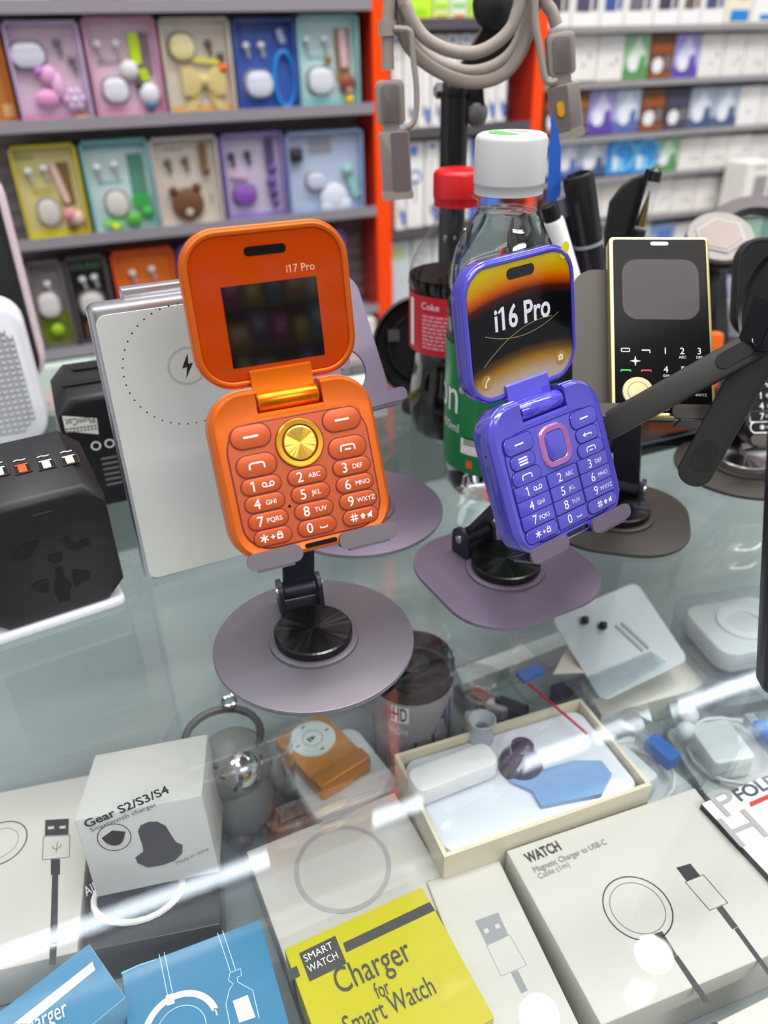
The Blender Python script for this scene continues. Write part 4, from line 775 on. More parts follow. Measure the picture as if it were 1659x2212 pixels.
gift('pale pink earphone box with iridescent rim, pink ribbon and flower charm', ((3, 47), (172, 42), (205, 270), (46, 278)), (206, 180, 216), (226, 196, 210), [('case', 0.26, 0.31, 0.46, 0.24, (226, 224, 232), 0.48), ('bud', 0.68, 0.2, (120, 112, 114)), ('bud', 0.84, 0.36, (120, 112, 114)), ('ball', 0.48, 0.5, 0.13, (240, 176, 216)), ('ball', 0.40, 0.72, 0.17, 0.09, (240, 164, 208)), ('ball', 0.58, 0.6, 0.09, 0.13, (244, 190, 222)), ('ball', 0.36, 0.46, 0.07, (214, 130, 206)), ('flower', 0.78, 0.74, 0.15, (224, 186, 220)), ('text', 0.34, 0.955, 'Be Happy', 0.05, (244, 236, 244)), ('strap', 0.85, 0.93, 0.22, 0.06, (236, 206, 120))], (0.0, 0.12, (236, 150, 190)))
gift('rose pink earphone box with lime strap and white plush charm', ((175, 35), (337, 34), (362, 259), (208, 265)), (216, 150, 180), (228, 196, 208), [('bud', 0.17, 0.25), ('bud', 0.43, 0.25), bl(0.3, 0.42, 0.34), ('case', 0.32, 0.69, 0.36, 0.24, (240, 236, 238)), ('win', 0.78, 0.36, 0.24, 0.42, (150, 120, 130)), ('strap', 0.68, 0.3, 0.14, 0.3, (206, 236, 20)), ('strap', 0.76, 0.55, 0.12, 0.12, (196, 226, 10), 20), ('ball', 0.56, 0.5, 0.13, (236, 234, 226)), ('ball', 0.80, 0.74, 0.15, (238, 236, 236)), ('ball', 0.78, 0.86, 0.08, (60, 120, 150)), ('ball', 0.66, 0.64, 0.055, (70, 60, 56))], (0.02, 0.13, (236, 176, 200)))
gift('cream earphone box with large beige bow', ((340, 38), (497, 36), (515, 255), (367, 257)), (214, 200, 178), (226, 214, 196), [('case', 0.3, 0.28, 0.36, 0.26, (238, 222, 160)), ('bud', 0.68, 0.25, (90, 80, 76)), ('bud', 0.84, 0.38, (90, 80, 76)), ('strap', 0.62, 0.42, 0.4, 0.05, (232, 222, 90), -6), ('ball', 0.86, 0.5, 0.07, (244, 106, 20)), ('bow', 0.56, 0.62), ('win', 0.12, 0.12, 0.16, 0.2, (236, 232, 226))], (0.0, 0.13, (236, 176, 90)))
gift('dark blue earphone box with blue wrist loop', ((500, 40), (641, 40), (648, 243), (516, 248)), (70, 92, 160), (62, 96, 178), [('bud', 0.21, 0.27), ('bud', 0.45, 0.27), ('case', 0.37, 0.68, 0.44, 0.28, (232, 234, 240)), ('loop', 0.8, 0.64, 0.17, 0.3, (40, 140, 220)), ('strap', 0.78, 0.18, 0.1, 0.16, (190, 196, 214), 20)], (0.86, 1.0, (50, 76, 150)))
gift('turquoise earphone box with brown plush charm beside the orange post', ((641, 32), (774, 29), (782, 235), (649, 242)), (150, 206, 206), (206, 230, 228), [('bud', 0.16, 0.25), ('bud', 0.46, 0.25), bl(0.35, 0.43, 0.36, 2, (140, 200, 206)), ('case', 0.37, 0.68, 0.42, 0.28, (238, 238, 238)), ('win', 0.76, 0.42, 0.26, 0.56, (170, 140, 90)), ('strap', 0.76, 0.35, 0.12, 0.4, (232, 190, 196), 4), ('ball', 0.80, 0.72, 0.14, (150, 70, 44)), ('ball', 0.82, 0.78, 0.075, (226, 170, 150)), ('ball', 0.84, 0.9, 0.075, (236, 196, 10)), ('ball', 0.5, 0.46, 0.06, (150, 120, 50))], (0.0, 0.12, (150, 216, 214)))
gift('yellow earphone box with pink strap and round white case', ((4, 318), (164, 310), (201, 510), (72, 528)), (206, 190, 50), (224, 210, 140), [('text', 0.2, 0.14, 'Awesome', 0.035, (120, 104, 30)), ('bud', 0.22, 0.26), ('bud', 0.46, 0.24), bl(0.38, 0.46, 0.32, 3, (190, 170, 60)), ('case', 0.40, 0.70, 0.34, 0.28, (222, 212, 202), 0.5), ('win', 0.74, 0.42, 0.22, 0.46, (140, 108, 50)), ('strap', 0.66, 0.40, 0.10, 0.44, (236, 196, 180), 12), ('ball', 0.73, 0.74, 0.11, (232, 150, 150)), ('ball', 0.82, 0.78, 0.12, (240, 206, 184)), ('ball', 0.72, 0.86, 0.08, (110, 80, 56))], (0.0, 0.09, (232, 218, 6)))
gift('mint earphone box with bright green frog coloured charm', ((168, 305), (319, 300), (350, 495), (206, 512)), (130, 190, 186), (206, 224, 218), [('bud', 0.2, 0.28), ('bud', 0.46, 0.26), bl(0.36, 0.44, 0.4, 2, (140, 196, 196)), ('case', 0.40, 0.68, 0.34, 0.28, (226, 218, 206), 0.5), ('win', 0.78, 0.42, 0.24, 0.52, (90, 150, 126)), ('strap', 0.78, 0.66, 0.26, 0.14, (60, 180, 76)), ('ball', 0.62, 0.86, 0.12, (90, 190, 60)), ('ball', 0.84, 0.80, 0.10, (60, 176, 70)), ('strap', 0.3, 0.88, 0.3, 0.09, (150, 230, 120), -8), ('ball', 0.32, 0.93, 0.06, (230, 220, 50))], (0.90, 1.0, (150, 196, 206)))
gift('cream earphone box with brown eared plush case', ((322, 300), (467, 292), (492, 482), (346, 500)), (206, 190, 190), (226, 212, 192), [('text', 0.36, 0.155, 'Lovely cat', 0.05, (120, 100, 80)), ('bud', 0.24, 0.26, (110, 96, 90)), ('bud', 0.5, 0.25, (110, 96, 90)), ('strap', 0.78, 0.22, 0.11, 0.28, (130, 96, 60)), ('ball', 0.80, 0.38, 0.06, (120, 86, 50)), ('ball', 0.46, 0.74, 0.25, (120, 76, 44)), ('ball', 0.26, 0.58, 0.07, (110, 66, 36)), ('ball', 0.62, 0.56, 0.07, (110, 66, 36)), ('ball', 0.46, 0.80, 0.13, (232, 222, 206)), bl(0.84, 0.66, 0.05, 4, (170, 150, 130))])
gift('lilac earphone box with purple beaded strap', ((472, 290), (610, 285), (627, 468), (496, 485)), (150, 128, 196), (214, 200, 218), [('bud', 0.16, 0.24, (60, 50, 66)), ('bud', 0.42, 0.23, (60, 50, 66)), ('strap', 0.26, 0.47, 0.3, 0.05, (236, 190, 206), -8), ('case', 0.32, 0.69, 0.38, 0.22, (150, 90, 190)), ('strap', 0.78, 0.22, 0.14, 0.3, (90, 70, 120)), ('ball', 0.80, 0.42, 0.08, (96, 66, 140)), ('ball', 0.78, 0.56, 0.085, (110, 76, 156)), ('ball', 0.80, 0.69, 0.08, (96, 66, 140)), ('ball', 0.82, 0.80, 0.07, (110, 80, 150))], (0.0, 0.08, (170, 140, 210)))
gift('pale blue earphone box with white plush beside the orange post', ((614, 290), (782, 276), (792, 456), (630, 475)), (150, 172, 206), (196, 208, 226), [('case', 0.14, 0.26, 0.15, 0.15, (46, 44, 52), 0.2), ('win', 0.46, 0.17, 0.3, 0.2, (170, 168, 180)), ('case', 0.38, 0.58, 0.26, 0.2, (222, 222, 236)), ('ball', 0.60, 0.80, 0.19, (236, 238, 246)), ('ball', 0.52, 0.90, 0.11, (230, 234, 246)), ('ball', 0.72, 0.9, 0.12, (230, 234, 246)), ('ball', 0.80, 0.48, 0.07, (150, 200, 190)), ('strap', 0.88, 0.66, 0.12, 0.3, (160, 210, 200), 18)], (0.0, 0.1, (170, 190, 224)))
gift('grey green earphone box at the left behind the black rest, lower shelf', ((62, 570), (132, 561), (172, 744), (84, 760)), (120, 112, 110), (140, 128, 130), [('text', 0.6, 0.14, 'DBTT', 0.045, (70, 56, 60)), ('bud', 0.5, 0.26), ('case', 0.42, 0.50, 0.62, 0.28, (232, 226, 216)), ('ball', 0.5, 0.8, 0.2, (160, 200, 20))], (0.0, 0.42, (120, 136, 20)))
gift('black earphone box with white case standing behind the power bank', ((134, 560), (232, 549), (258, 735), (176, 748)), (100, 92, 92), (26, 24, 22), [('text', 0.5, 0.15, 'SOUND', 0.07, (130, 170, 130)), ('bud', 0.36, 0.26), ('bud', 0.66, 0.25), ('case', 0.48, 0.55, 0.6, 0.27, (228, 222, 212)), ('ball', 0.58, 0.57, 0.08, (190, 96, 40)), ('win', 0.5, 0.85, 0.6, 0.2, (130, 80, 50))])
gift('orange earphone box right above the power bank', ((240, 547), (378, 534), (398, 712), (266, 730)), (226, 92, 40), (240, 118, 24), [('bud', 0.30, 0.26), ('bud', 0.62, 0.24), ('bars', 0.4, 0.38, 0.4, 0.03, 1, (240, 160, 90)), ('case', 0.45, 0.66, 0.45, 0.26, (240, 236, 230))])
gift('violet earphone box just right of the orange box, mostly hidden by the lid', ((382, 534), (520, 522), (536, 700), (402, 714)), (110, 80, 160), (130, 100, 180), [('case', 0.45, 0.6, 0.45, 0.26, (200, 180, 220))])
gift('slim violet earphone box alone on the lower shelf near the orange post', ((660, 505), (742, 498), (756, 660), (676, 676)), (120, 96, 180), (196, 176, 206), [('case', 0.6, 0.55, 0.5, 0.26, (220, 210, 226))])
for i in range(6):                       # upper row: only the lower ends show
    gift(('white earphone box bottom, topmost row, far left', 'grey earphone box bottom, topmost row, second from left', 'silver earphone box bottom, topmost row, third from left', 'beige earphone box bottom, topmost row, third from orange post', 'lilac earphone box bottom, topmost row, second from orange post', 'white earphone box bottom, topmost row, nearest the orange post')[i],
         ((-40+i*140, -190), (92+i*138, -190), (112+i*134, 8-i*2), (-18+i*134, 10-i*2)), ((200, 196, 196), (150, 146, 150), (180, 176, 182), (206, 190, 170), (170, 160, 196), (214, 210, 210))[i], ((210, 206, 206), (160, 156, 160), (190, 186, 192), (216, 200, 180), (190, 180, 206), (224, 220, 220))[i], [('case', 0.5, 0.5, 0.4, 0.3, (230, 228, 228))])
for n, (a, y) in enumerate(((200, 24), (200, 262), (200, 510), (240, 740))):
    z = (WY(a, y, YB).z if n else WY(a, 12, YB).z)-0.004; shelf('trim_%d' % (4+n), -0.35, 0.462, z, 'grey shelf ledge under the earphone boxes, row %d from top' % (n+1), h=0.010)
# pale cartons on the bottom ledge
for i, (x0, x1, c) in enumerate(((-0.06, 0.02, (206, 222, 212)), (0.021, 0.10, (196, 216, 208)), (0.101, 0.20, (226, 226, 220)), (0.201, 0.31, (190, 210, 200)), (0.311, 0.45, (222, 216, 214)))):
    m = MB(); m.box(x0, x1, YB-0.03, YB+0.03, -0.235, -0.13, mat('pale_%d_%d_%d' % c, c, 0.4)); m.rect(x0+0.01, x1-0.01, -0.2, -0.16, 0, mat('pale_print', (236, 206, 196), 0.5), T((0, YB-0.0302, 0)) @ RX(90))
    o = m.build('carton'); tag(o, ('pale green carton on the bottom ledge, behind the black rest', 'mint carton on the bottom ledge behind the second adapter', 'white carton on the bottom ledge behind the power bank', 'sage carton on the bottom ledge behind the orange phone', 'pinkish white carton on the bottom ledge beside the orange post')[i], 'carton', 'cartons on the bottom ledge')
shelf('trim_8', -0.35, 0.462, -0.236, 'bottom ledge of the left shelf wall', yf=YB-0.04)

# ---------------------------------------------------------------- cartons between and right of the orange posts
def carton(label, px0, px1, yt, yb, face, els=(), group='', yref=None, Y=YB, d=0.035, name='carton'):
    c0, c1 = WY(px0, (yt+yb)/2, Y), WY(px1, (yt+yb)/2, Y); zt, zb = WY((px0+px1)/2, yt, Y).z, WY((px0+px1)/2, yb, Y).z
    x0, x1 = c0.x+0.0008, c1.x-0.0008; w, h = x1-x0, zt-zb; M = upright(V((x0, Y, zb)), 0); m = MB()
    fm = mat('face_%d_%d_%d' % face, face, 0.4); m.box(0, w, 0, h, -d, 0, fm)
    for el in els:
        k, fx, fy = el[0], el[1]*w, (1-el[2])*h
        cm = mat('print_%d_%d_%d' % el[-1], el[-1], 0.45); z = 0.0006+0.0003*els.index(el)
        if k == 'r': m.rect(fx-el[3]*w/2, fx+el[3]*w/2, fy-el[4]*h/2, fy+el[4]*h/2, z, cm)
        elif k == 'c': m.poly(rr(el[3]*w, el[4]*h, min(el[3]*w, el[4]*h)*0.45, 5, fx, fy), z, cm)
        elif k == 'o': m.poly(circ(el[3]*w, 24, fx, fy), z, cm, holes=[circ(el[3]*w*0.72, 24, fx, fy)])
        elif k == 't': m.poly([(fx-el[3]*w/2, fy-el[4]*h/2), (fx+el[3]*w/2, fy-el[4]*h/2), (fx, fy+el[4]*h/2)], z, cm)
        elif k == 'x': m.text(el[3], el[4]*h, fx, fy, z, cm, al='C')
    o = m.build(name, M=M); return tag(o, label, 'carton', group or None)
WH = (238, 236, 234)
blue = (60, 110, 210)
def cable_box(c=WH): return c, [('r', 0.5, 0.06, 0.4, 0.04, blue), ('r', 0.42, 0.5, 0.10, 0.6, (206, 208, 214)), ('r', 0.8, 0.86, 0.3, 0.16, blue), ('c', 0.45, 0.8, 0.14, 0.12, (90, 92, 104))]
mid = [('lime leaflet box, first of the top row between the posts', 884, 935, -70, 48, (196, 238, 60), [('c', 0.4, 0.82, 0.7, 0.14, (150, 226, 20)), ('r', 0.6, 0.93, 0.5, 0.08, (240, 226, 30))]), ('pale lime box, second of the top row between the posts', 936, 972, -70, 46, (214, 236, 150), [('r', 0.5, 0.7, 0.8, 0.1, (170, 226, 60)), ('r', 0.5, 0.93, 0.7, 0.1, (196, 150, 90))]), ('white and lime box, third of the top row between the posts', 973, 1012, -70, 44, (226, 236, 214), [('r', 0.5, 0.7, 0.8, 0.1, (150, 210, 130)), ('r', 0.5, 0.93, 0.7, 0.1, (220, 130, 70))]), ('lime box, last of the top row between the posts', 1013, 1052, -70, 42, (190, 236, 80), [('r', 0.5, 0.75, 0.8, 0.14, (170, 230, 30))])]
for lb_, a, b, c, d, f, e in mid: carton(lb_, a, b, c, d, f, e, 'leaflet boxes in the top row')
xs = [846, 872, 902, 932, 962, 992, 1020, 1048, 1074, 1098]
for i in range(9):
    f, e = cable_box(); e = e+[('x', 0.5, 0.24, 'APR', 0.03, (140, 150, 170))] if i % 3 == 0 else e
    carton('tall white cable box with blue prints, %s in the second row between the posts' % ('first second third fourth fifth sixth seventh eighth ninth'.split()[i]), xs[i], xs[i+1]-2, 76+i*-0.6, 282-i*2.6, f, e, 'cable boxes in the second row between the posts')
xs = [852, 878, 918, 950, 984, 1018, 1052, 1084]
for i in range(7):
    f, e = cable_box()
    if i in (1, 4): e = [('o', 0.5, 0.4, 0.38, (70, 120, 206)), ('r', 0.5, 0.55, 0.05, 0.3, (70, 70, 80)), ('r', 0.4, 0.1, 0.4, 0.1, (90, 140, 226))]
    if i in (5, 6): f = (70, 120, 226); e = [('o', 0.4, 0.3, 0.3, (226, 226, 236))]
    carton('%s cable box, %s in the third row between the posts' % ('blue' if i in (5, 6) else 'white' if i not in (1, 4) else 'white blue ringed', 'first second third fourth fifth sixth seventh'.split()[i]), xs[i], xs[i+1]-2, 308-i*2, 496-i*5, f, e, 'cable boxes in the third row between the posts')
for i, (a, b, f, e) in enumerate(((842, 888, (206, 214, 218), [('r', 0.4, 0.16, 0.6, 0.14, (190, 210, 150)), ('r', 0.5, 0.6, 0.8, 0.6, (200, 210, 216)), ('c', 0.6, 0.55, 0.12, 0.06, (220, 190, 140))]), (890, 934, (226, 224, 220), [('o', 0.4, 0.25, 0.26, (170, 180, 206))]), (936, 990, WH, [('r', 0.5, 0.5, 0.5, 0.4, (210, 214, 222))]), (992, 1050, WH, [('r', 0.5, 0.5, 0.5, 0.4, (214, 214, 214))]))):
    carton('%s, bottom row between the posts' % ('pale blue box beside the left orange post', 'white ringed box, second from left post', 'white box, third from left post, behind the cola', 'white box, fourth from left post')[i], a, b, 520-i*6, 680-i*10, f, e, 'boxes in the bottom row between the posts')
for n, (x, y) in enumerate(((950, 52), (905, 285), (905, 498), (905, 684))):
    shelf('trim_%d' % (9+n), 0.489, 0.722, WY(x, y, YB).z-0.003, 'grey shelf ledge between the orange posts, row %d from top' % (n+1), h=0.010, mt=rail_d)

gre, lil, brn, drk, lbl, grb, blu = (150, 196, 150), (170, 160, 224), (110, 66, 40), (62, 58, 74), (196, 206, 232), (176, 186, 206), (56, 150, 226)
def photo(c, c2, pale): return c, [('t', 0.5, 0.3, 0.9, 0.6, pale), ('r', 0.5, 0.86, 1.0, 0.28, c2), ('c', 0.36, 0.66, 0.42, 0.3, (232, 232, 240)), ('c', 0.74, 0.62, 0.24, 0.34, c2)]
def dark(c, c2): return c, [('r', 0.5, 0.3, 0.96, 0.2, c2), ('c', 0.36, 0.68, 0.46, 0.34, (234, 232, 236)), ('c', 0.76, 0.62, 0.26, 0.32, (120, 110, 110)), ('r', 0.5, 0.9, 0.96, 0.08, c2)]
def plain(k=0): return (236-k, 232-k, 228-k), [('r', 0.3, 0.2, 0.3, 0.03, (214, 212, 212)), ('c', 0.55, 0.62, 0.2, 0.1, (214, 216, 226)), ('r', 0.75, 0.45+0.1*(k % 3), 0.07, 0.12, (170, 168, 170))]
win = lambda c: (WH, [('r', 0.38, 0.42, 0.5, 0.6, c), ('r', 0.80, 0.40, 0.18, 0.6, c)])
green = photo(gre, (90, 150, 90), (214, 232, 214)); lilac = photo(lil, (96, 70, 170), (214, 212, 240)); lightb = photo(lbl, (90, 110, 170), (226, 232, 244)); greyb = photo(grb, (70, 90, 130), (214, 220, 232))
bluep = (blu, [('o', 0.7, 0.45, 0.55, (110, 190, 240)), ('c', 0.36, 0.68, 0.22, 0.44, (226, 236, 246)), ('c', 0.6, 0.72, 0.16, 0.36, (150, 206, 244))])
rows = [
 ('first', -70, 56, -0.030, [(1180, 1236, win((60, 58, 66)), 'black window'), (1237, 1300, win((80, 76, 100)), 'purple grey window'), (1301, 1352, win((60, 84, 150)), 'blue window'), (1353, 1416, win((110, 104, 116)), 'grey window'), (1417, 1474, win((66, 62, 84)), 'dark violet window'), (1475, 1520, win((100, 84, 76)), 'brown window'), (1521, 1572, win((70, 84, 116)), 'navy window'), (1573, 1632, ((232, 224, 200), [('r', 0.55, 0.86, 0.7, 0.2, (30, 130, 206)), ('r', 0.6, 0.3, 0.4, 0.5, (170, 160, 140))]), 'blue lower label'), (1633, 1700, (WH, [('r', 0.5, 0.9, 0.5, 0.1, (40, 130, 200))]), 'small blue foot label')]),
 ('second', 74, 172, -0.018, [(1186, 1226, plain(2), 'plain front'), (1227, 1290, plain(0), 'plain front'), (1291, 1348, plain(1), 'faint lilac print'), (1349, 1402, green, 'green print'), (1403, 1455, dark(brn, (170, 90, 46)), 'brown print'), (1456, 1510, lilac, 'violet print'), (1511, 1562, plain(3), 'plain front'), (1563, 1608, plain(4), 'plain front'), (1609, 1656, plain(5), 'plain front'), (1657, 1710, plain(6), 'plain front')]),
 ('third', 192, 284, -0.045, [(1176, 1222, dark((90, 70, 56), (190, 120, 50)), 'brown print'), (1223, 1270, dark(brn, (180, 110, 50)), 'brown print'), (1271, 1328, lilac, 'violet print'), (1329, 1382, lightb, 'pale blue print'), (1383, 1436, dark(brn, (170, 90, 46)), 'brown print'), (1437, 1488, dark(drk, (84, 80, 110)), 'dark slate print'), (1489, 1542, greyb, 'grey blue print'), (1543, 1594, greyb, 'grey blue print'), (1595, 1642, (WH, [('r', 0.2, 0.2, 0.1, 0.06, (220, 70, 70)), ('c', 0.5, 0.6, 0.2, 0.1, (210, 210, 222))]), 'tiny red mark'), (1643, 1700, plain(4), 'plain front')]),
 ('fourth', 300, 372, -0.062, [(1172, 1202, bluep, 'blue print'), (1203, 1250, lightb, 'pale blue print'), (1251, 1310, greyb, 'grey blue print'), (1311, 1362, bluep, 'blue print'), (1363, 1414, bluep, 'blue print'), (1415, 1466, green, 'green print'), (1467, 1518, plain(2), 'plain front'), (1519, 1570, plain(5), 'plain front'), (1571, 1620, plain(3), 'plain front'), (1621, 1680, plain(6), 'plain front')]),
 ('fifth', 388, 462, -0.07, [(1190, 1240, plain(2), 'plain front'), (1241, 1296, plain(4), 'plain front'), (1297, 1346, plain(6), 'plain front'), (1347, 1400, plain(3), 'plain front'), (1401, 1450, plain(1), 'plain front'), (1451, 1500, plain(5), 'plain front'), (1501, 1550, plain(2), 'plain front'), (1551, 1598, plain(4), 'plain front')]),
 ('sixth', 486, 575, -0.085, [(1300, 1350, (WH, [('r', 0.5, 0.5, 0.8, 0.5, (206, 110, 90))]), 'red band'), (1351, 1400, (WH, [('r', 0.5, 0.5, 0.8, 0.5, (140, 180, 224))]), 'sky blue band'), (1401, 1452, ((150, 180, 224), [('r', 0.6, 0.4, 0.6, 0.5, (90, 130, 210))]), 'blue block'), (1453, 1520, plain(3), 'plain front'), (1521, 1580, (WH, [('r', 0.4, 0.6, 0.4, 0.4, (170, 200, 230)), ('r', 0.85, 0.8, 0.2, 0.3, (226, 150, 120))]), 'blue and salmon marks'), (1581, 1640, ((176, 206, 190), [('r', 0.5, 0.4, 0.7, 0.5, (150, 206, 160))]), 'sage print'), (1641, 1700, ((120, 160, 150), []), 'teal front')]),
 ('seventh', 610, 740, -0.10, [(1440, 1530, plain(4), 'plain front'), (1531, 1590, ((206, 196, 224), [('r', 0.8, 0.2, 0.4, 0.4, (170, 140, 210)), ('c', 0.4, 0.75, 0.4, 0.4, (236, 230, 226)), ('r', 0.6, 0.5, 0.5, 0.2, (220, 150, 170))]), 'lilac and rose print'), (1591, 1630, ((206, 140, 60), []), 'amber front'), (1631, 1690, ((96, 84, 70), [('r', 0.4, 0.3, 0.5, 0.4, (220, 120, 70))]), 'brown front')])]
ordn = 'first second third fourth fifth sixth seventh eighth ninth tenth'.split()
for rn, yt, yb, sl, its in rows:
    for i, (a, b, (f, e), ds) in enumerate(its):
        dy = ((a+b)/2-1400)*sl
        carton('carton with %s, %s along the %s row right of the posts' % (ds, ordn[i], rn), a, b, yt+dy*0.6, yb+dy, f, e, 'cartons in the %s row right of the posts' % rn)
    z = WY(1400, yb, YB).z-0.004; shelf('trim_%d' % (13+ordn.index(rn)), 0.743, 1.45, z, 'clear lipped ledge right of the orange posts, %s from top' % rn, h=0.005, mt=mat('pale_rail', (150, 146, 148), 0.3))
cq = carton('white carton with grey window tilted forward at the right edge', 1606, 1662, 352, 462, (236, 232, 226), [('r', 0.6, 0.55, 0.5, 0.6, (150, 148, 150)), ('c', 0.5, 0.08, 0.5, 0.06, (200, 196, 190))], '', Y=1.09, d=0.05)
# ---------------------------------------------------------------- boxed goods inside the counter
def boxed(name, label, tl, tr, bl_, zt, h, top, side=None, cat='box', group='boxed accessories inside the counter', extra=0.0):
    a, b, c = G(*tl, zt), G(*tr, zt), G(*bl_, zt); x = (b-a); w = x.length; x.normalize(); y = V((x.y, -x.x, 0)); d = (c-a).dot(y)+extra
    M = Matrix(((x.x, -y.x, 0, a.x), (x.y, -y.y, 0, a.y), (0, 0, 1, zt), (0, 0, 0, 1))); t = thing(name, label, cat, M, group)
    m = MB(); m.slab(w, d, 0.0006, -h, 0.0, side or top, x=w/2, y=-d/2, b=0.0004, n=2); m.rect(0.0004, w-0.0004, -d+0.0004, -0.0004, 0.0001, top); o = m.build('carton', t)
    return t, M, w, d, o
def pr(t, nm, fn, parent=None):
    m = MB(); fn(m); return m.build(nm, parent or t)
def usb(M, P, m, c, frame_c, pts=None):
    pass
ZT = -0.120
boxw = mat('carton_white', (198, 194, 187), 0.35, 0, 0.25); boxside = mat('carton_side', (188, 183, 174), 0.5)
def txt(m, M, s, x, y, x2, y2, h, c, ref=None):   # lettering between two picture points on the top face
    a, b = V(on_plane(M, x, y)), V(on_plane(M, x2, y2)); d = b-a; m.text(s, h, 0, 0, 0.0006, c, T((a.x, a.y, 0)) @ RZ(math.degrees(math.atan2(d.y, d.x))), w=d.length, ref=ref)
def pl(M, *pts): return [on_plane(M, *p) for p in pts]
# left watch charger box
t, M, w, d, o = boxed('watch_charger_box', 'white charger box with ring and plug drawing at the left edge', (-120, 1735), (203, 1672), (-60, 2110), ZT, 0.028, boxw, boxside)
def f(m):
    q = pl(M, (98, 1772), (149, 1769), (148, 1803), (97, 1806)); m.poly(q, 0.0003, ink, M=None, holes=[pl(M, (104, 1786), (117, 1785), (117, 1791), (104, 1792)), pl(M, (129, 1785), (142, 1784), (142, 1790), (129, 1791))])
    m.line(pl(M, (94, 1808), (151, 1804), (150, 1852), (92, 1858)), 0.0004, 0.0003, ink, closed=True)
    m.poly(pl(M, (110, 1857), (130, 1856), (130, 1890), (110, 1891)), 0.0003, ink); m.poly(pl(M, (113, 1891), (126, 1890), (124, 2040), (108, 2042)), 0.0003, ink); m.poly(pl(M, (108, 2046), (123, 2044), (121, 2084), (106, 2086)), 0.0003, ink)
    c = V(on_plane(M, 0, 1822)); r = V(on_plane(M, 57, 1815))-c; m.line(circ(r.length, 48, c.x, c.y), 0.0006, 0.0003, ink, closed=True); m.line(circ(r.length*0.68, 48, c.x, c.y), 0.0003, 0.0003, grey_ink, closed=True)
    c = V(on_plane(M, 123, 1830)); k = 0.0035; m.line([(c.x, c.y-k), (c.x, c.y+k*0.9)], 0.0003, 0.0003, ink); m.line([(c.x-k*0.6, c.y+k*0.3), (c.x-k*0.6, c.y-k*0.1), (c.x, c.y-k*0.5), (c.x+k*0.6, c.y), (c.x+k*0.6, c.y+k*0.3)], 0.0003, 0.0004, ink)
pr(t, 'printed_drawing', f)
# black carton under the gear box
t, M, w, d, o = boxed('black_carton', 'black carton with film lying under the white smartwatch charger box', (204, 1850), (470, 1800), (215, 2050), -0.122, 0.027, mat('carton_black', (30, 30, 32), 0.3), None)
pr(t, 'lettering', lambda m: txt(m, M, 'AIRO', 188, 1938, 232, 1912, 0.006, print_white))
def f(m):
    c = V(on_plane(M, 300, 1930)); m.tube([(c.x+0.022*cos(i*PI/12+2.6), c.y+0.016*sin(i*PI/12+2.6), 0.0012) for i in range(16)], 0.0016, white, n=8)
pr(t, 'white_cord', f)
# gear box (standing tilted)
GM = phone_frame((-0.0485, 0.283, -0.0656), (0.975, -0.215, 0.06), (-0.14, 0.20, 0.72)); t = thing('smartwatch_charger_box', 'tall white smartwatch charger box tipped back on the black carton', 'box', GM, 'boxed accessories inside the counter')
m = MB(); gw, gh = 0.0605, 0.047; m.slab(gw, gh, 0.0008, -0.052, 0.0, mat('gear_white', (204, 203, 200), 0.4), x=gw/2, y=-gh/2, b=0.0006, n=2); m.build('carton', t)
def f(m): txt(m, GM, '~Gear S2/S3/S4', 188, 1787, 368, 1710, 0.0044, ink, 'G'); txt(m, GM, 'Smartwatch charger', 198, 1796, 340, 1739, 0.0024, mat('ink_soft', (96, 96, 100), 0.5), 'S'); txt(m, GM, 'Made in china', 383, 1866, 452, 1834, 0.0020, grey_ink, 'M')
pr(t, 'lettering', f)
def f(m):
    m.poly(pl(GM, (298, 1795), (304, 1782), (322, 1774), (340, 1774), (358, 1783), (372, 1806), (380, 1818), (394, 1824), (394, 1842), (378, 1858), (352, 1868), (320, 1873), (298, 1864), (292, 1852), (310, 1838), (308, 1826)), 0.0003, mat('charger_grey', (72, 72, 76), 0.5))
    c = V(on_plane(GM, 247, 1808)); m.line(circ(0.0078, 28, c.x, c.y), 0.0004, 0.0003, ink, closed=True); m.poly(circ(0.0042, 14, c.x, c.y-0.0006), 0.0004, mat('watch_dark', (56, 46, 50), 0.5)); m.poly([(c.x-0.0058, c.y+0.001), (c.x, c.y+0.0042), (c.x+0.0058, c.y+0.002), (c.x+0.004, c.y-0.002), (c.x-0.004, c.y-0.003)], 0.0003, mat('watch_dark', (56, 46, 50), 0.5))
pr(t, 'printed_drawing', f)
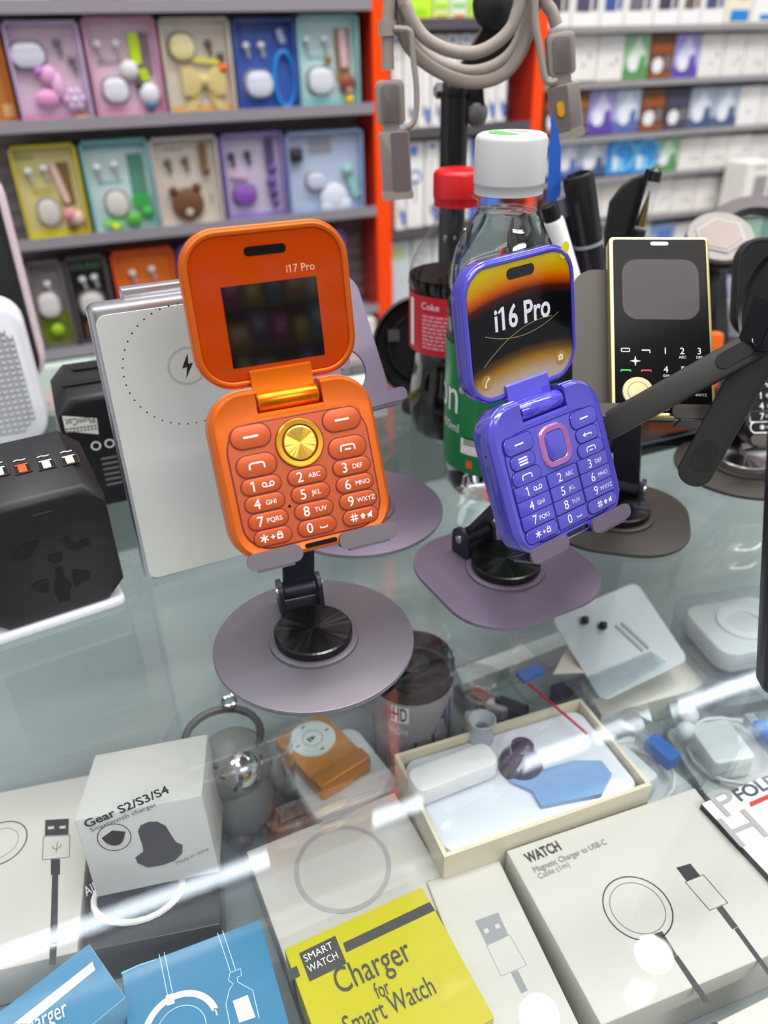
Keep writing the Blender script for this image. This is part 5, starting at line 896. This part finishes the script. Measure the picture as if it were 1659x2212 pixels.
# blue boxes
blue_c = mat('carton_blue', (46, 120, 160), 0.22, 0, 0.3); blue_s = mat('carton_blue_side', (110, 158, 190), 0.4)
t, M, w, d, o = boxed('charger_box', 'blue charger box with white magnetic ring drawing, front left', (262, 2098), (562, 1985), (330, 2300), -0.112, 0.036, blue_c, None, extra=0.02)
lineb = mat('line_white', (206, 226, 234), 0.4)
def f(m):
    c = V(on_plane(M, 392, 2228)); m.line(arc(0.0155, 12, 170, 30, c.x, c.y), 0.0028, 0.0003, white); m.line(arc(0.0155, 2, 14, 6, c.x, c.y), 0.0006, 0.0003, lineb); m.line(circ(0.0105, 40, c.x, c.y), 0.0003, 0.0003, lineb, closed=True)
    m.poly(pl(M, (358, 2152), (373, 2146), (378, 2168), (362, 2174)), 0.0004, white)
    for q in (0, 11): m.line(pl(M, (344+q, 2062-q*0.4), (362+q, 2150-q*0.4)), 0.0003, 0.0003, lineb); m.line(pl(M, (470+q, 2016-q*0.4), (498+q, 2100-q*0.4)), 0.0003, 0.0003, lineb)
    m.line(pl(M, (497, 2102), (520, 2093), (522, 2108), (512, 2112), (514, 2122), (528, 2130), (546, 2140), (560, 2200)), 0.0003, 0.0003, lineb); m.line(pl(M, (497, 2102), (494, 2118), (504, 2126), (496, 2138), (488, 2170), (500, 2230)), 0.0003, 0.0003, lineb)
    m.poly(pl(M, (503, 2163), (535, 2150), (552, 2198), (517, 2210)), 0.0003, white); m.line(pl(M, (262, 2104), (300, 2086), (338, 2074)), 0.0009, 0.0003, mat('tiny_print', (130, 186, 210), 0.5))
pr(t, 'printed_drawing', f)
t, M, w, d, o = boxed('charger_box', 'blue box with white diagonal stripe in the lower left corner', (-60, 2230), (193, 2038), (60, 2330), -0.100, 0.048, blue_c, blue_s, extra=0.0)
def f(m): m.poly(pl(M, (30, 2212), (200, 2078), (206, 2096), (64, 2212)), 0.0003, white); txt(m, M, 'Charger', 40, 2250, 148, 2194, 0.008, white, 'h')
pr(t, 'lettering', f)
# yellow box
yel = mat('carton_yellow', (192, 182, 4), 0.2, 0, 0.4); yink = mat('charcoal_ink', (52, 52, 46), 0.45)
t, M, w, d, o = boxed('smartwatch_charger_box', 'yellow smartwatch charger box with dark lettering, front centre', (614, 2050), (912, 1915), (720, 2320), -0.114, 0.034, yel, yel, extra=0.01)
def f(m):
    m.poly(pl(M, (646, 2060), (724, 2022), (749, 2082), (669, 2121)), 0.0003, yink); m.poly(pl(M, (741, 2038), (928, 1949), (940, 1967), (748, 2058)), 0.0003, yink); m.poly(pl(M, (618, 2098), (641, 2087), (649, 2109), (628, 2120)), 0.0003, yink)
pr(t, 'printed_bars', f)
def f(m):
    txt(m, M, 'SMART', 660, 2080, 721, 2049, 0.0034, white, 'M'); txt(m, M, 'WATCH', 668, 2103, 732, 2071, 0.0034, white, 'W')
    txt(m, M, 'Charger', 734, 2150, 894, 2072, 0.0115, yink, 'h'); txt(m, M, 'for', 817, 2160, 846, 2146, 0.0072, yink, 'f'); txt(m, M, 'Smart Watch', 752, 2242, 944, 2146, 0.0086, yink, 'h')
pr(t, 'lettering', f)
m = MB(); m.box(-0.0003, 0.0, -d*0.2, -d*0.14, -0.033, -0.001, yink); m.box(-0.0004, 0, -d, 0, -0.034, -0.026, yink); m.build('side_bars', t)
# white box with embossed ring
t, M, w, d, o = boxed('round_charger_box', 'white box with pale embossed ring behind the yellow box', (532, 1840), (852, 1712), (640, 2110), -0.1255, 0.024, boxw, boxside)
def f(m): c = V(on_plane(M, 740, 1874)); r = (V(on_plane(M, 636, 1900))-c).length; m.poly(circ(r, 64, c.x, c.y), 0.0003, mat('ring_pale', (166, 164, 164), 0.4), holes=[circ(r*0.9, 64, c.x, c.y)])
pr(t, 'embossed_ring', f)
# narrow white box
faint = mat('faint_ink', (140, 143, 144), 0.5); faint2 = mat('faint_line', (168, 167, 166), 0.5)
def plug_print(M, q, body, cable, c, c2, face=None):
    def f(m):
        m.poly(pl(M, *q), 0.0003, c, holes=[pl(M, *[(q[0][0]*a*(1-b)+q[1][0]*(1-a)*(1-b)+q[3][0]*a*b+q[2][0]*(1-a)*b, q[0][1]*a*(1-b)+q[1][1]*(1-a)*(1-b)+q[3][1]*a*b+q[2][1]*(1-a)*b) for a, b in ((a0, 0.4), (a0-0.2, 0.4), (a0-0.2, 0.6), (a0, 0.6))]) for a0 in (0.85, 0.35)] if face else ())
        m.line(pl(M, *body), 0.0004, 0.0003, c2, closed=True)
        for s in cable: m.poly(pl(M, *s), 0.0003, c)
    return f
t, M, w, d, o = boxed('usb_charger_box', 'narrow white box with faint grey plug drawing right of the yellow box', (922, 1905), (1078, 1858), (1085, 2230), -0.1235, 0.026, boxw, boxside, extra=0.02)
pr(t, 'printed_drawing', plug_print(M, ((1026, 1990), (1076, 1972), (1098, 2020), (1052, 2042)), ((1051, 2043), (1101, 2020), (1138, 2085), (1083, 2109)), [((1104, 2102), (1118, 2096), (1140, 2140), (1126, 2146)), ((1160, 2196), (1170, 2192), (1178, 2212), (1168, 2216))], faint, faint2, True))
# WATCH box
t, M, w, d, o = boxed('watch_charger_box', 'large white WATCH charger box with round charger drawing', (1094, 1838), (1500, 1702), (1300, 2215), -0.116, 0.033, boxw, boxside)
def f(m): txt(m, M, '~WATCH', 1142, 1866, 1214, 1836, 0.0055, ink, 'W'); txt(m, M, 'Magnetic Charger to USB-C', 1156, 1886, 1312, 1824, 0.0031, grey_ink, 'M'); txt(m, M, 'Cable (1m)', 1166, 1900, 1232, 1872, 0.0030, faint, 'C')
pr(t, 'lettering', f)
pr(t, 'printed_drawing', plug_print(M, ((1461, 1875), (1491, 1866), (1512, 1892), (1483, 1904)), ((1480, 1906), (1519, 1890), (1572, 1951), (1533, 1967)), [((1548, 1963), (1560, 1957), (1594, 2002), (1582, 2008)), ((1586, 2008), (1594, 2003), (1680, 2120), (1672, 2126))], ink, ink))
def f(m):
    c = V(on_plane(M, 1377, 1961)); r = (V(on_plane(M, 1440, 1940))-c).length; m.line(circ(r, 56, c.x, c.y), 0.0006, 0.0003, ink, closed=True); m.line(circ(r*0.8, 56, c.x, c.y), 0.0004, 0.0003, grey_ink, closed=True)
    m.poly(pl(M, (1413, 2018), (1430, 2012), (1462, 2064), (1448, 2068)), 0.0003, ink); m.poly(pl(M, (1454, 2068), (1464, 2064), (1534, 2164), (1520, 2168)), 0.0003, ink)
pr(t, 'charger_drawing', f)
t, M, w, d, o = boxed('watch_charger_box', 'white box with black cord print in the lower right corner', (1540, 2212), (1700, 2132), (1600, 2300), -0.112, 0.03, boxw, boxside)
pr(t, 'printed_drawing', lambda m: m.poly(pl(M, (1534, 2212), (1546, 2206), (1566, 2232), (1552, 2238)), 0.0003, ink))
# fold box
t, M, w, d, o = boxed('cable_box', 'white box with black sides and large grey letters at right edge', (1513, 1736), (1730, 1640), (1672, 1920), -0.112, 0.037, white, mat('carton_black', (30, 30, 32), 0.3))
def f(m): txt(m, M, '~FOLD', 1600, 1732, 1690, 1692, 0.0072, mat('ink_slate', (70, 76, 84), 0.5), 'F'); m.poly(pl(M, (1618, 1734), (1700, 1698), (1706, 1706), (1622, 1744)), 0.0003, mat('ink_red', (196, 60, 56), 0.5))
pr(t, 'lettering', f)
def f(m): txt(m, M, 'P', 1570, 1766, 1612, 1748, 0.016, faint2, 'P'); txt(m, M, 'H', 1600, 1832, 1662, 1806, 0.018, faint2, 'H')
pr(t, 'large_letters', f)
# cream open box with white charger set
cream = mat('cream_board', (220, 210, 184), 0.5)
t, M, w, d, o = boxed('open_box', 'open cream box holding a white plug, dark knob and blue card', (852, 1630), (1255, 1508), (990, 1850), -0.105, 0.004, cream, cream, extra=-0.002)
bpy.data.objects.remove(o); m = MB(); hb_ = 0.043
for x0, x1, y0, y1 in ((0, 0.0022, -d, 0), (w-0.0022, w, -d, 0), (0.0022, w-0.0022, -0.0022, 0), (0.0022, w-0.0022, -d, -d+0.0022)): m.box(x0, x1, y0, y1, -hb_, 0, cream)
m.box(0.003, w-0.003, -d+0.003, -0.003, -hb_, -hb_+0.003, cream); m.build('carton', t)
m = MB(); m.slab(w-0.006, d-0.006, 0.008, -hb_+0.0035, -0.004, mat('tray_gloss', (222, 228, 238), 0.12, 0, 0.5), x=w/2, y=-d/2, b=0.003); m.build('inner_tray', t)
c = V(on_plane(M, 985, 1690)); m = MB(); m.slab(0.052, 0.018, 0.006, -0.0035, 0.0095, wplas, T((c.x, c.y+0.004, 0)) @ RZ(4), b=0.003); pg = m.build('usb_plug', M=M)
tag(pg, 'white rectangular plug lying in the open cream box', 'plug')
c2 = V(on_plane(M, 1040, 1585)); m = MB(); m.lathe([(0.0075, -0.0035), (0.0065, 0.002), (0.0065, 0.006), (0.0082, 0.012), (0.0075, 0.0122), (0.004, 0.006)], clear('milky', (214, 220, 232), 1.4, 0.2, 0.55), x=c2.x, y=c2.y, n=28, cap=(True, False)); o = m.build('suction_cup', M=M); tag(o, 'milky suction cup standing beside the white plug', 'suction cup')
c3 = V(on_plane(M, 1125, 1645)); m = MB(); m.lathe([(0.013, -0.0035), (0.012, 0.001), (0.007, 0.006), (0.0065, 0.013), (0.003, 0.015), (0.0003, 0.015)], mat('knob_indigo', (44, 36, 70), 0.15), x=c3.x, y=c3.y, n=32); o = m.build('knob', M=M); tag(o, 'dark indigo knob in clear film inside the open cream box', 'knob')
q = pl(M, (1100, 1682), (1240, 1640), (1300, 1640), (1322, 1668), (1300, 1712), (1170, 1738), (1150, 1704)); m = MB(); m.prism(q, -0.0035, -0.001, mat('card_blue', (120, 160, 206), 0.3)); o = m.build('blue_card', M=M); tag(o, 'pale blue card lying in the open cream box', 'card')
# clear boxes: earphones
film_c = clear('clear_case', (240, 244, 246), 1.4, 0.04, 0.06)
def clear_case(label, c, sx, sy, h, yaw, fill, zb=-0.15, group='clear accessory cases inside the counter', name='clear_case', cat='case'):
    t = thing(name, label, cat, T((c.x, c.y, zb)) @ RZ(yaw), group); m = MB(); m.pro(sx, sy, 0.010, [(0.001, 0.0), (0, 0.002), (0, h*0.62), (-0.0008, h*0.63), (-0.0008, h-0.003), (0.0015, h)], film_c, n=6); m.build('shell', t)
    fill(t, sx, sy, h); return t
def earphones(t, sx, sy, h):
    m = MB(); m.slab(sx*0.9, sy*0.9, 0.008, 0.001, 0.005, mat('liner', (228, 228, 226), 0.5)); m.build('liner', t)
    m = MB(); m.slab(sx*0.42, sy*0.5, 0.004, 0.006, h*0.75, wplas, x=-sx*0.14, y=0, b=0.002); m.build('cord_winder', t)
    m = MB(); m.slab(0.010, 0.020, 0.001, h*0.6, h*0.9, mat('tag_blue', (26, 110, 206), 0.35), x=sx*0.30, y=-sy*0.05); m.build('blue_tag', t)
    m = MB(); m.tube([(sx*0.40*cos(i*0.4), sy*0.38*sin(i*0.4), 0.006+0.0004*i) for i in range(22)], 0.0013, wplas, n=8); m.build('cord', t)
    for s in (-1, 1):
        m = MB(); m.ell((-sx*0.30+0.004*s, sy*0.32+s*0.006, h*0.6), 0.007, 0.006, 0.006, wplas, n=12); m.build('earbud', t)
    m = MB(); m.slab(0.006, 0.010, 0.001, h*0.5, h*0.8, silver, x=sx*0.28, y=sy*0.16); m.build('metal_plug', t)
clear_case('clear earphone case with blue tag right of the open cream box', G(1375, 1640, -0.125), 0.062, 0.062, 0.030, 8, earphones, zb=-0.149)
clear_case('clear earphone case with blue tag at the right edge, above the grey lettered box', G(1590, 1590, -0.125), 0.066, 0.066, 0.030, -12, earphones, zb=-0.149)
def coil(t, sx, sy, h):
    m = MB(); m.slab(sx*0.86, sy*0.86, 0.012, 0.002, h*0.8, mat('liner', (228, 228, 226), 0.5), b=0.004); m.build('liner', t)
    m = MB(); m.lathe([(0.018, h*0.8), (0.018, h*0.86), (0.012, h*0.86), (0.012, h*0.8)], wplas, cap=(False, False)); m.build('cord_ring', t)
clear_case('clear round cornered case stacked on top at the right edge', G(1610, 1335, -0.095), 0.075, 0.065, 0.024, -10, coil, zb=-0.1185)
clear_case('clear round cornered case at the bottom of the right edge stack', G(1605, 1405, -0.125), 0.080, 0.070, 0.030, -10, coil, zb=-0.149)
def player(t, sx, sy, h):
    m = MB(); m.slab(sx*0.84, sy*0.84, 0.010, 0.002, h*0.45, mat('liner', (228, 228, 226), 0.5), b=0.003); m.build('liner', t)
c = G(730, 1645, -0.125); clear_case('clear case holding the orange music player below the grey disc stand', c, 0.066, 0.070, 0.034, 9, player, zb=-0.149)
PMx = T((c.x-0.006, c.y+0.012, -0.149+0.0160)) @ RZ(16) @ Matrix.Scale(1.15, 4); t = thing('music_player', 'small orange clip music player with white round control pad', 'music player', PMx); oj = mat('player_orange', (226, 142, 34), 0.35, 0.4)
m = MB(); m.slab(0.032, 0.046, 0.002, 0, 0.008, oj, b=0.0012); m.build('body', t); m = MB(); m.slab(0.032, 0.009, 0.0015, 0.0082, 0.0105, oj, y=-0.018, b=0.001); m.build('clip', t)
m = MB(); m.lathe([(0.0125, 0.008), (0.0125, 0.0088), (0.0003, 0.0088)], mat('pad_white', (222, 226, 220), 0.4), y=0.009, n=40); pdm = m.build('control_pad', t)
m = MB(); m.line(circ(0.0055, 24, 0, 0.009), 0.0004, 0.009, faint, closed=True)
for x, y in ((0, 0.0185), (0, -0.0005), (-0.0095, 0.009), (0.0095, 0.009)): m.rect(x-0.0012, x+0.0012, y-0.0004, y+0.0004, 0.0091, ink)
m.poly([(-0.001, 0.0075), (-0.001, 0.0105), (0.002, 0.009)], 0.0091, ink); m.rect(-0.0028, -0.0016, 0.0075, 0.0105, 0.0091, ink); m.build('control_print', pdm)
# toy lamp in a clear tube
c = G(514, 1706, -0.125); t = thing('keyring_toy', 'grey keyring figure with shiny silver ball face in a clear tub', 'keyring', T((c.x, c.y, -0.1495)) @ RZ(12)); gt = mat('toy_grey', (112, 116, 114), 0.45); gd = mat('toy_dark', (56, 56, 58), 0.4)
m = MB(1.3); m.ell((0, -0.004, 0.016), 0.015, 0.014, 0.017, gt); m.ell((0, 0.0, 0.036), 0.017, 0.015, 0.016, gt); m.build('figure', t)
m = MB(1.3); m.ell((0, -0.008, 0.040), 0.010, 0.010, 0.010, chrome, n=24); m.build('silver_face', t)
m = MB(1.3); m.tube([(0.0165*cos(2*PI*i/28), 0.008+0.0165*sin(2*PI*i/28), 0.046) for i in range(28)], 0.0018, gd, closed=True, n=8); m.build('strap', t)
m = MB(1.3); m.tube([(0.0105*cos(2*PI*i/28), -0.004+0.0105*sin(2*PI*i/28), 0.043) for i in range(28)], 0.0012, gd, closed=True, n=8); m.build('collar', t)
for s in (-1, 1):
    m = MB(1.3); m.ell((s*0.017, -0.004, 0.022), 0.005, 0.005, 0.011, gt, n=12); m.build('arm', t); m = MB(1.3); m.ell((s*0.007, -0.012, 0.005), 0.006, 0.007, 0.0048, gd, n=12); m.build('foot', t)
m = MB(1.3); m.tube([(0.010+0.003*cos(a_), 0.022+0.003*sin(a_), 0.050) for a_ in [i*2*PI/10 for i in range(10)]], 0.0009, chrome, closed=True, n=6); m.tube([(0.012, 0.024, 0.050), (0.021, 0.031, 0.053)], [0.0016, 0.0024], chrome, n=8); m.build('clasp', t)
m = MB(1.3); m.lathe([(0.026, 0.0), (0.027, 0.052), (0.0275, 0.053)], pet, n=44, cap=(True, False)); o = m.build('tub', M=T((c.x, c.y+0.002, -0.1498))); tag(o, 'clear plastic tub around the grey keyring figure', 'tub')
# dark jar with printed label
c = G(890, 1560, -0.13); t = thing('drive_jar', 'dark clear topped jar with HD label under the grey disc stand', 'jar', T((c.x, c.y, -0.1495)))
jp = ramp_mat('jar_print', [(0.0, (36, 70, 110)), (0.25, (60, 96, 110)), (0.45, (70, 70, 74)), (1.0, (92, 92, 96))], (0.15, 0.0, 0.0, 0.0), 0.3)
m = MB(); m.lathe([(0.0003, 0), (0.0255, 0), (0.026, 0.002), (0.026, 0.060)], mat('jar_label', (150, 150, 156), 0.3), n=44, cap=(True, False)); jb = m.build('body', t)
m = MB(); m.lathe([(0.0264, 0.061), (0.0264, 0.0735), (0.0255, 0.075), (0.0003, 0.067)], clear('smoke', (120, 120, 124), 1.4, 0.05), n=44, cap=(False, True)); m.build('clear_lid', t)
m = MB(); m.ell((0.004, 0, 0.061), 0.019, 0.017, 0.010, mat('jar_fill', (40, 38, 40), 0.5)); m.build('content', t)
aj = math.atan2(-c.y, -c.x); cw = wrap(aj, 0.0262); m = MB()
m.add([cw(x, y, 0) for x, y in [(-0.013+0.0016*i, 0.045) for i in range(8)]+[(-0.0018-0.0016*i, 0.058) for i in range(8)]], [tuple(range(16))], print_white); cw2 = wrap(aj, 0.0264)
m.text('~HD', 0.011, -0.0118, 0.0465, 0, mat('jar_ink', (60, 62, 66), 0.5), warp=cw2, w=0.0088, ref='~HD'); m.text('e', 0.008, -0.0185, 0.047, 0, mat('label_pink2', (206, 120, 130), 0.5), warp=cw2, ref='e'); m.text('WinDrive', 0.0065, -0.015, 0.035, 0, print_white, warp=cw2, w=0.0125, ref='D'); m.build('lettering', jb)
m = MB(); cw3 = wrap(aj, 0.02625)
m.add([cw3(x, y, 0) for x, y in ((-0.03, 0.002), (-0.015, 0.002), (0.0, 0.002), (0.015, 0.002), (0.03, 0.002), (0.03, 0.054), (0.022, 0.048), (0.014, 0.034), (0.002, 0.029), (-0.015, 0.027), (-0.03, 0.029))], [(0, 1, 9, 10), (1, 2, 8, 9), (2, 3, 7, 8), (3, 4, 5, 6, 7)], mat('jar_blue', (36, 72, 116), 0.35)); m.build('wave_print', jb)
# zip bag with red seal, plastic bag, card, paper bits
c = G(1035, 1490, -0.13); t = thing('parts_bag', 'crumpled clear bag of red and black plugs left of the zip bag', 'bag', T((c.x, c.y, -0.1495)) @ RZ(10) @ Matrix.Scale(1.3, 4)); rnd = random.Random(3)
m = MB(); nb = 9; vs = [((i/(nb-1)-0.5)*0.055, (j/(nb-1)-0.5)*0.062, 0.002+(0.020*(1-(2*i/(nb-1)-1)**2)*(1-(2*j/(nb-1)-1)**2))+rnd.uniform(-0.002, 0.003)*(0 < i < nb-1 and 0 < j < nb-1)) for j in range(nb) for i in range(nb)]
m.add(vs, [(j*nb+i, j*nb+i+1, (j+1)*nb+i+1, (j+1)*nb+i) for j in range(nb-1) for i in range(nb-1)], film_c); m.build('film', t, sharp=25)
for x, y, cl, r in ((-0.004, 0.006, (28, 26, 28), 0.006), (0.004, 0.004, (150, 56, 40), 0.005), (0.012, -0.012, (40, 38, 44), 0.006), (0.006, -0.008, (226, 206, 200), 0.004), (-0.012, -0.010, (196, 186, 180), 0.005)):
    m = MB(); m.slab(r*1.4, r*3.2, r*0.5, 0.001, 0.008, mat('plug_%d_%d_%d' % cl, cl, 0.35), T((x, y, 0)) @ RZ(x*2500), b=0.001); m.build('plug', t)
za, zb_ = G(1165, 1480, -0.14), G(1265, 1590, -0.14); t = thing('zip_bag', 'clear zip bag with red seal strip crossing the open cream box', 'bag', T((0, 0, -0.1495))); m = MB()
P4 = [G(1090, 1450, -0.14), G(1250, 1400, -0.14), G(1420, 1520, -0.14), G(1260, 1620, -0.14)]; m.add([(p.x, p.y, 0.047) for p in P4]+[(p.x, p.y, 0.0475) for p in P4], [(0, 1, 2, 3), (4, 5, 6, 7), (0, 1, 5, 4), (1, 2, 6, 5), (2, 3, 7, 6), (3, 0, 4, 7)], film_c); m.build('film', t)
za, zb_ = G(1140, 1478, -0.102), G(1268, 1588, -0.102); m = MB(); m.beam((za.x, za.y, 0.0485), (zb_.x, zb_.y, 0.0485), 0.0012, 0.0012, (0, 0, 1), mat('seal_red', (206, 40, 50), 0.4)); m.build('seal_strip', t)
g = G(1146, 1458, -0.102); m = MB(); m.slab(0.018, 0.009, 0.001, 0.0476, 0.0500, mat('tag_blue', (26, 110, 206), 0.35), T((g.x, g.y, 0)) @ RZ(8)); m.build('zip_slider', t)
def flatbox(name, label, pts, z0, z1, mt, cat, group=None):
    P_ = [G(*p, z1) for p in pts]; c = sum(P_, V((0, 0, 0)))/len(P_); m = MB(); m.prism([(p.x-c.x, p.y-c.y) for p in P_], z0-z1, 0, mt); o = m.build(name, M=T((c.x, c.y, z1))); return tag(o, label, cat, group)
flatbox('plug_box', 'low white plug case with notched front under the tilted paper card', ((1255, 1470), (1500, 1390), (1560, 1440), (1500, 1490), (1300, 1545)), -0.1495, -0.130, offw, 'case')
PMt = phone_frame(G(1340, 1380, -0.095), (0.97, 0.10, 0.02), (-0.05, 0.80, 0.45)); t = thing('earphone_card', 'white card with two black earphone tips, tilted on the plug case', 'card', PMt)
m = MB(); m.slab(0.075, 0.062, 0.006, -0.0012, 0, mat('card_pale', (196, 202, 206), 0.45)); m.build('card', t)
for x, y in ((-0.018, 0.020), (-0.008, 0.012)):
    m = MB(); m.lathe([(0.0024, 0), (0.0030, 0.003), (0.0016, 0.006)], black, T((x, y, 0.0002)), n=12); m.build('ear_tip', t)
for q in (0, 0.005): m = MB(); m.slab(0.0018, 0.024, 0.0008, 0.0001, 0.0012, mat('cord_pale', (150, 154, 158), 0.4), T((0.006+q, -0.002, 0)) @ RZ(18)); m.build('cord', t)
flatbox('paper_slip', 'folded cream paper slip beside the zip bag', ((1195, 1455), (1235, 1380), (1262, 1420), (1262, 1452)), -0.1015, -0.1005, mat('paper_cream', (236, 222, 206), 0.6), 'paper')
flatbox('grey_sleeve', 'grey card sleeve leaning left of the earphone card', ((1236, 1392), (1262, 1376), (1312, 1460), (1296, 1472)), -0.128, -0.112, mat('sleeve_grey', (124, 130, 134), 0.5), 'card')
flatbox('long_box', 'long grey white box lying behind the parts bag', ((985, 1445), (1250, 1350), (1262, 1378), (1000, 1478)), -0.1495, -0.132, mat('box_greywhite', (206, 208, 204), 0.5), 'box')
flatbox('connector_tray', 'clear tray of grey connectors right of the zip bag', ((1190, 1480), (1330, 1436), (1372, 1476), (1240, 1524)), -0.1495, -0.134, mat('connector_grey', (110, 110, 112), 0.4, noise=(300, 0.6)), 'tray')
# ---------------------------------------------------------------- goods across the aisle, seen in the dark phone screen
m = MB(); m.box(-1.2, 3.0, -2.70, -2.66, -0.9, 1.2, mat('aisle_board', (66, 58, 54), 0.6)); struct('wall_front', m, 'dark board across the aisle behind the viewer')
rws = (0.0, 0.17, 0.34)
for n, z in enumerate(rws):
    m = MB(); m.box(0.2, 1.4, -2.66, -2.58, z-0.012, z, mat('aisle_shelf', (150, 146, 120), 0.5)); struct('trim_%d' % (30+n), m, 'shelf across the aisle, %s from below' % ('first', 'second', 'third')[n])
cl = [((236, 210, 80), 'ochre'), ((150, 186, 150), 'sage'), ((120, 170, 216), 'steel blue'), ((246, 180, 40), 'amber'), ((226, 150, 140), 'rose'), ((110, 104, 180), 'indigo'), ((246, 246, 240), 'white'), ((210, 50, 170), 'magenta'), ((196, 186, 160), 'khaki')]
on = 'first second third fourth fifth sixth seventh eighth ninth tenth eleventh twelfth thirteenth'.split()
for n, z in enumerate(rws):
    for i in range(13):
        c, nm = cl[(i*2+4*n) % 9]; w = 0.05+0.03*((i*7+n*3) % 4)/3; x = 0.27+i*0.088; h = 0.09+0.05*((i*5+n) % 3)/2
        m = MB(); m.slab(w, h, 0.006, -0.03, 0, mat('aisle_%s' % nm.replace(' ', '_'), c, 0.4), y=h/2, b=0.003); m.poly(circ(w*0.28, 14, 0, h*0.62), 0.0002, white); m.rect(-w*0.3, w*0.3, h*0.12, h*0.26, 0.0002, black)
        o = m.build('hanging_pack', M=T((x, -2.59, z+0.0005)) @ RZ(180) @ RX(90)); tag(o, '%s pack across the aisle, %s on the %s shelf from below' % (nm, on[i], ('first', 'second', 'third')[n]), 'pack', 'packs across the aisle')
bpy.context.view_layer.update()
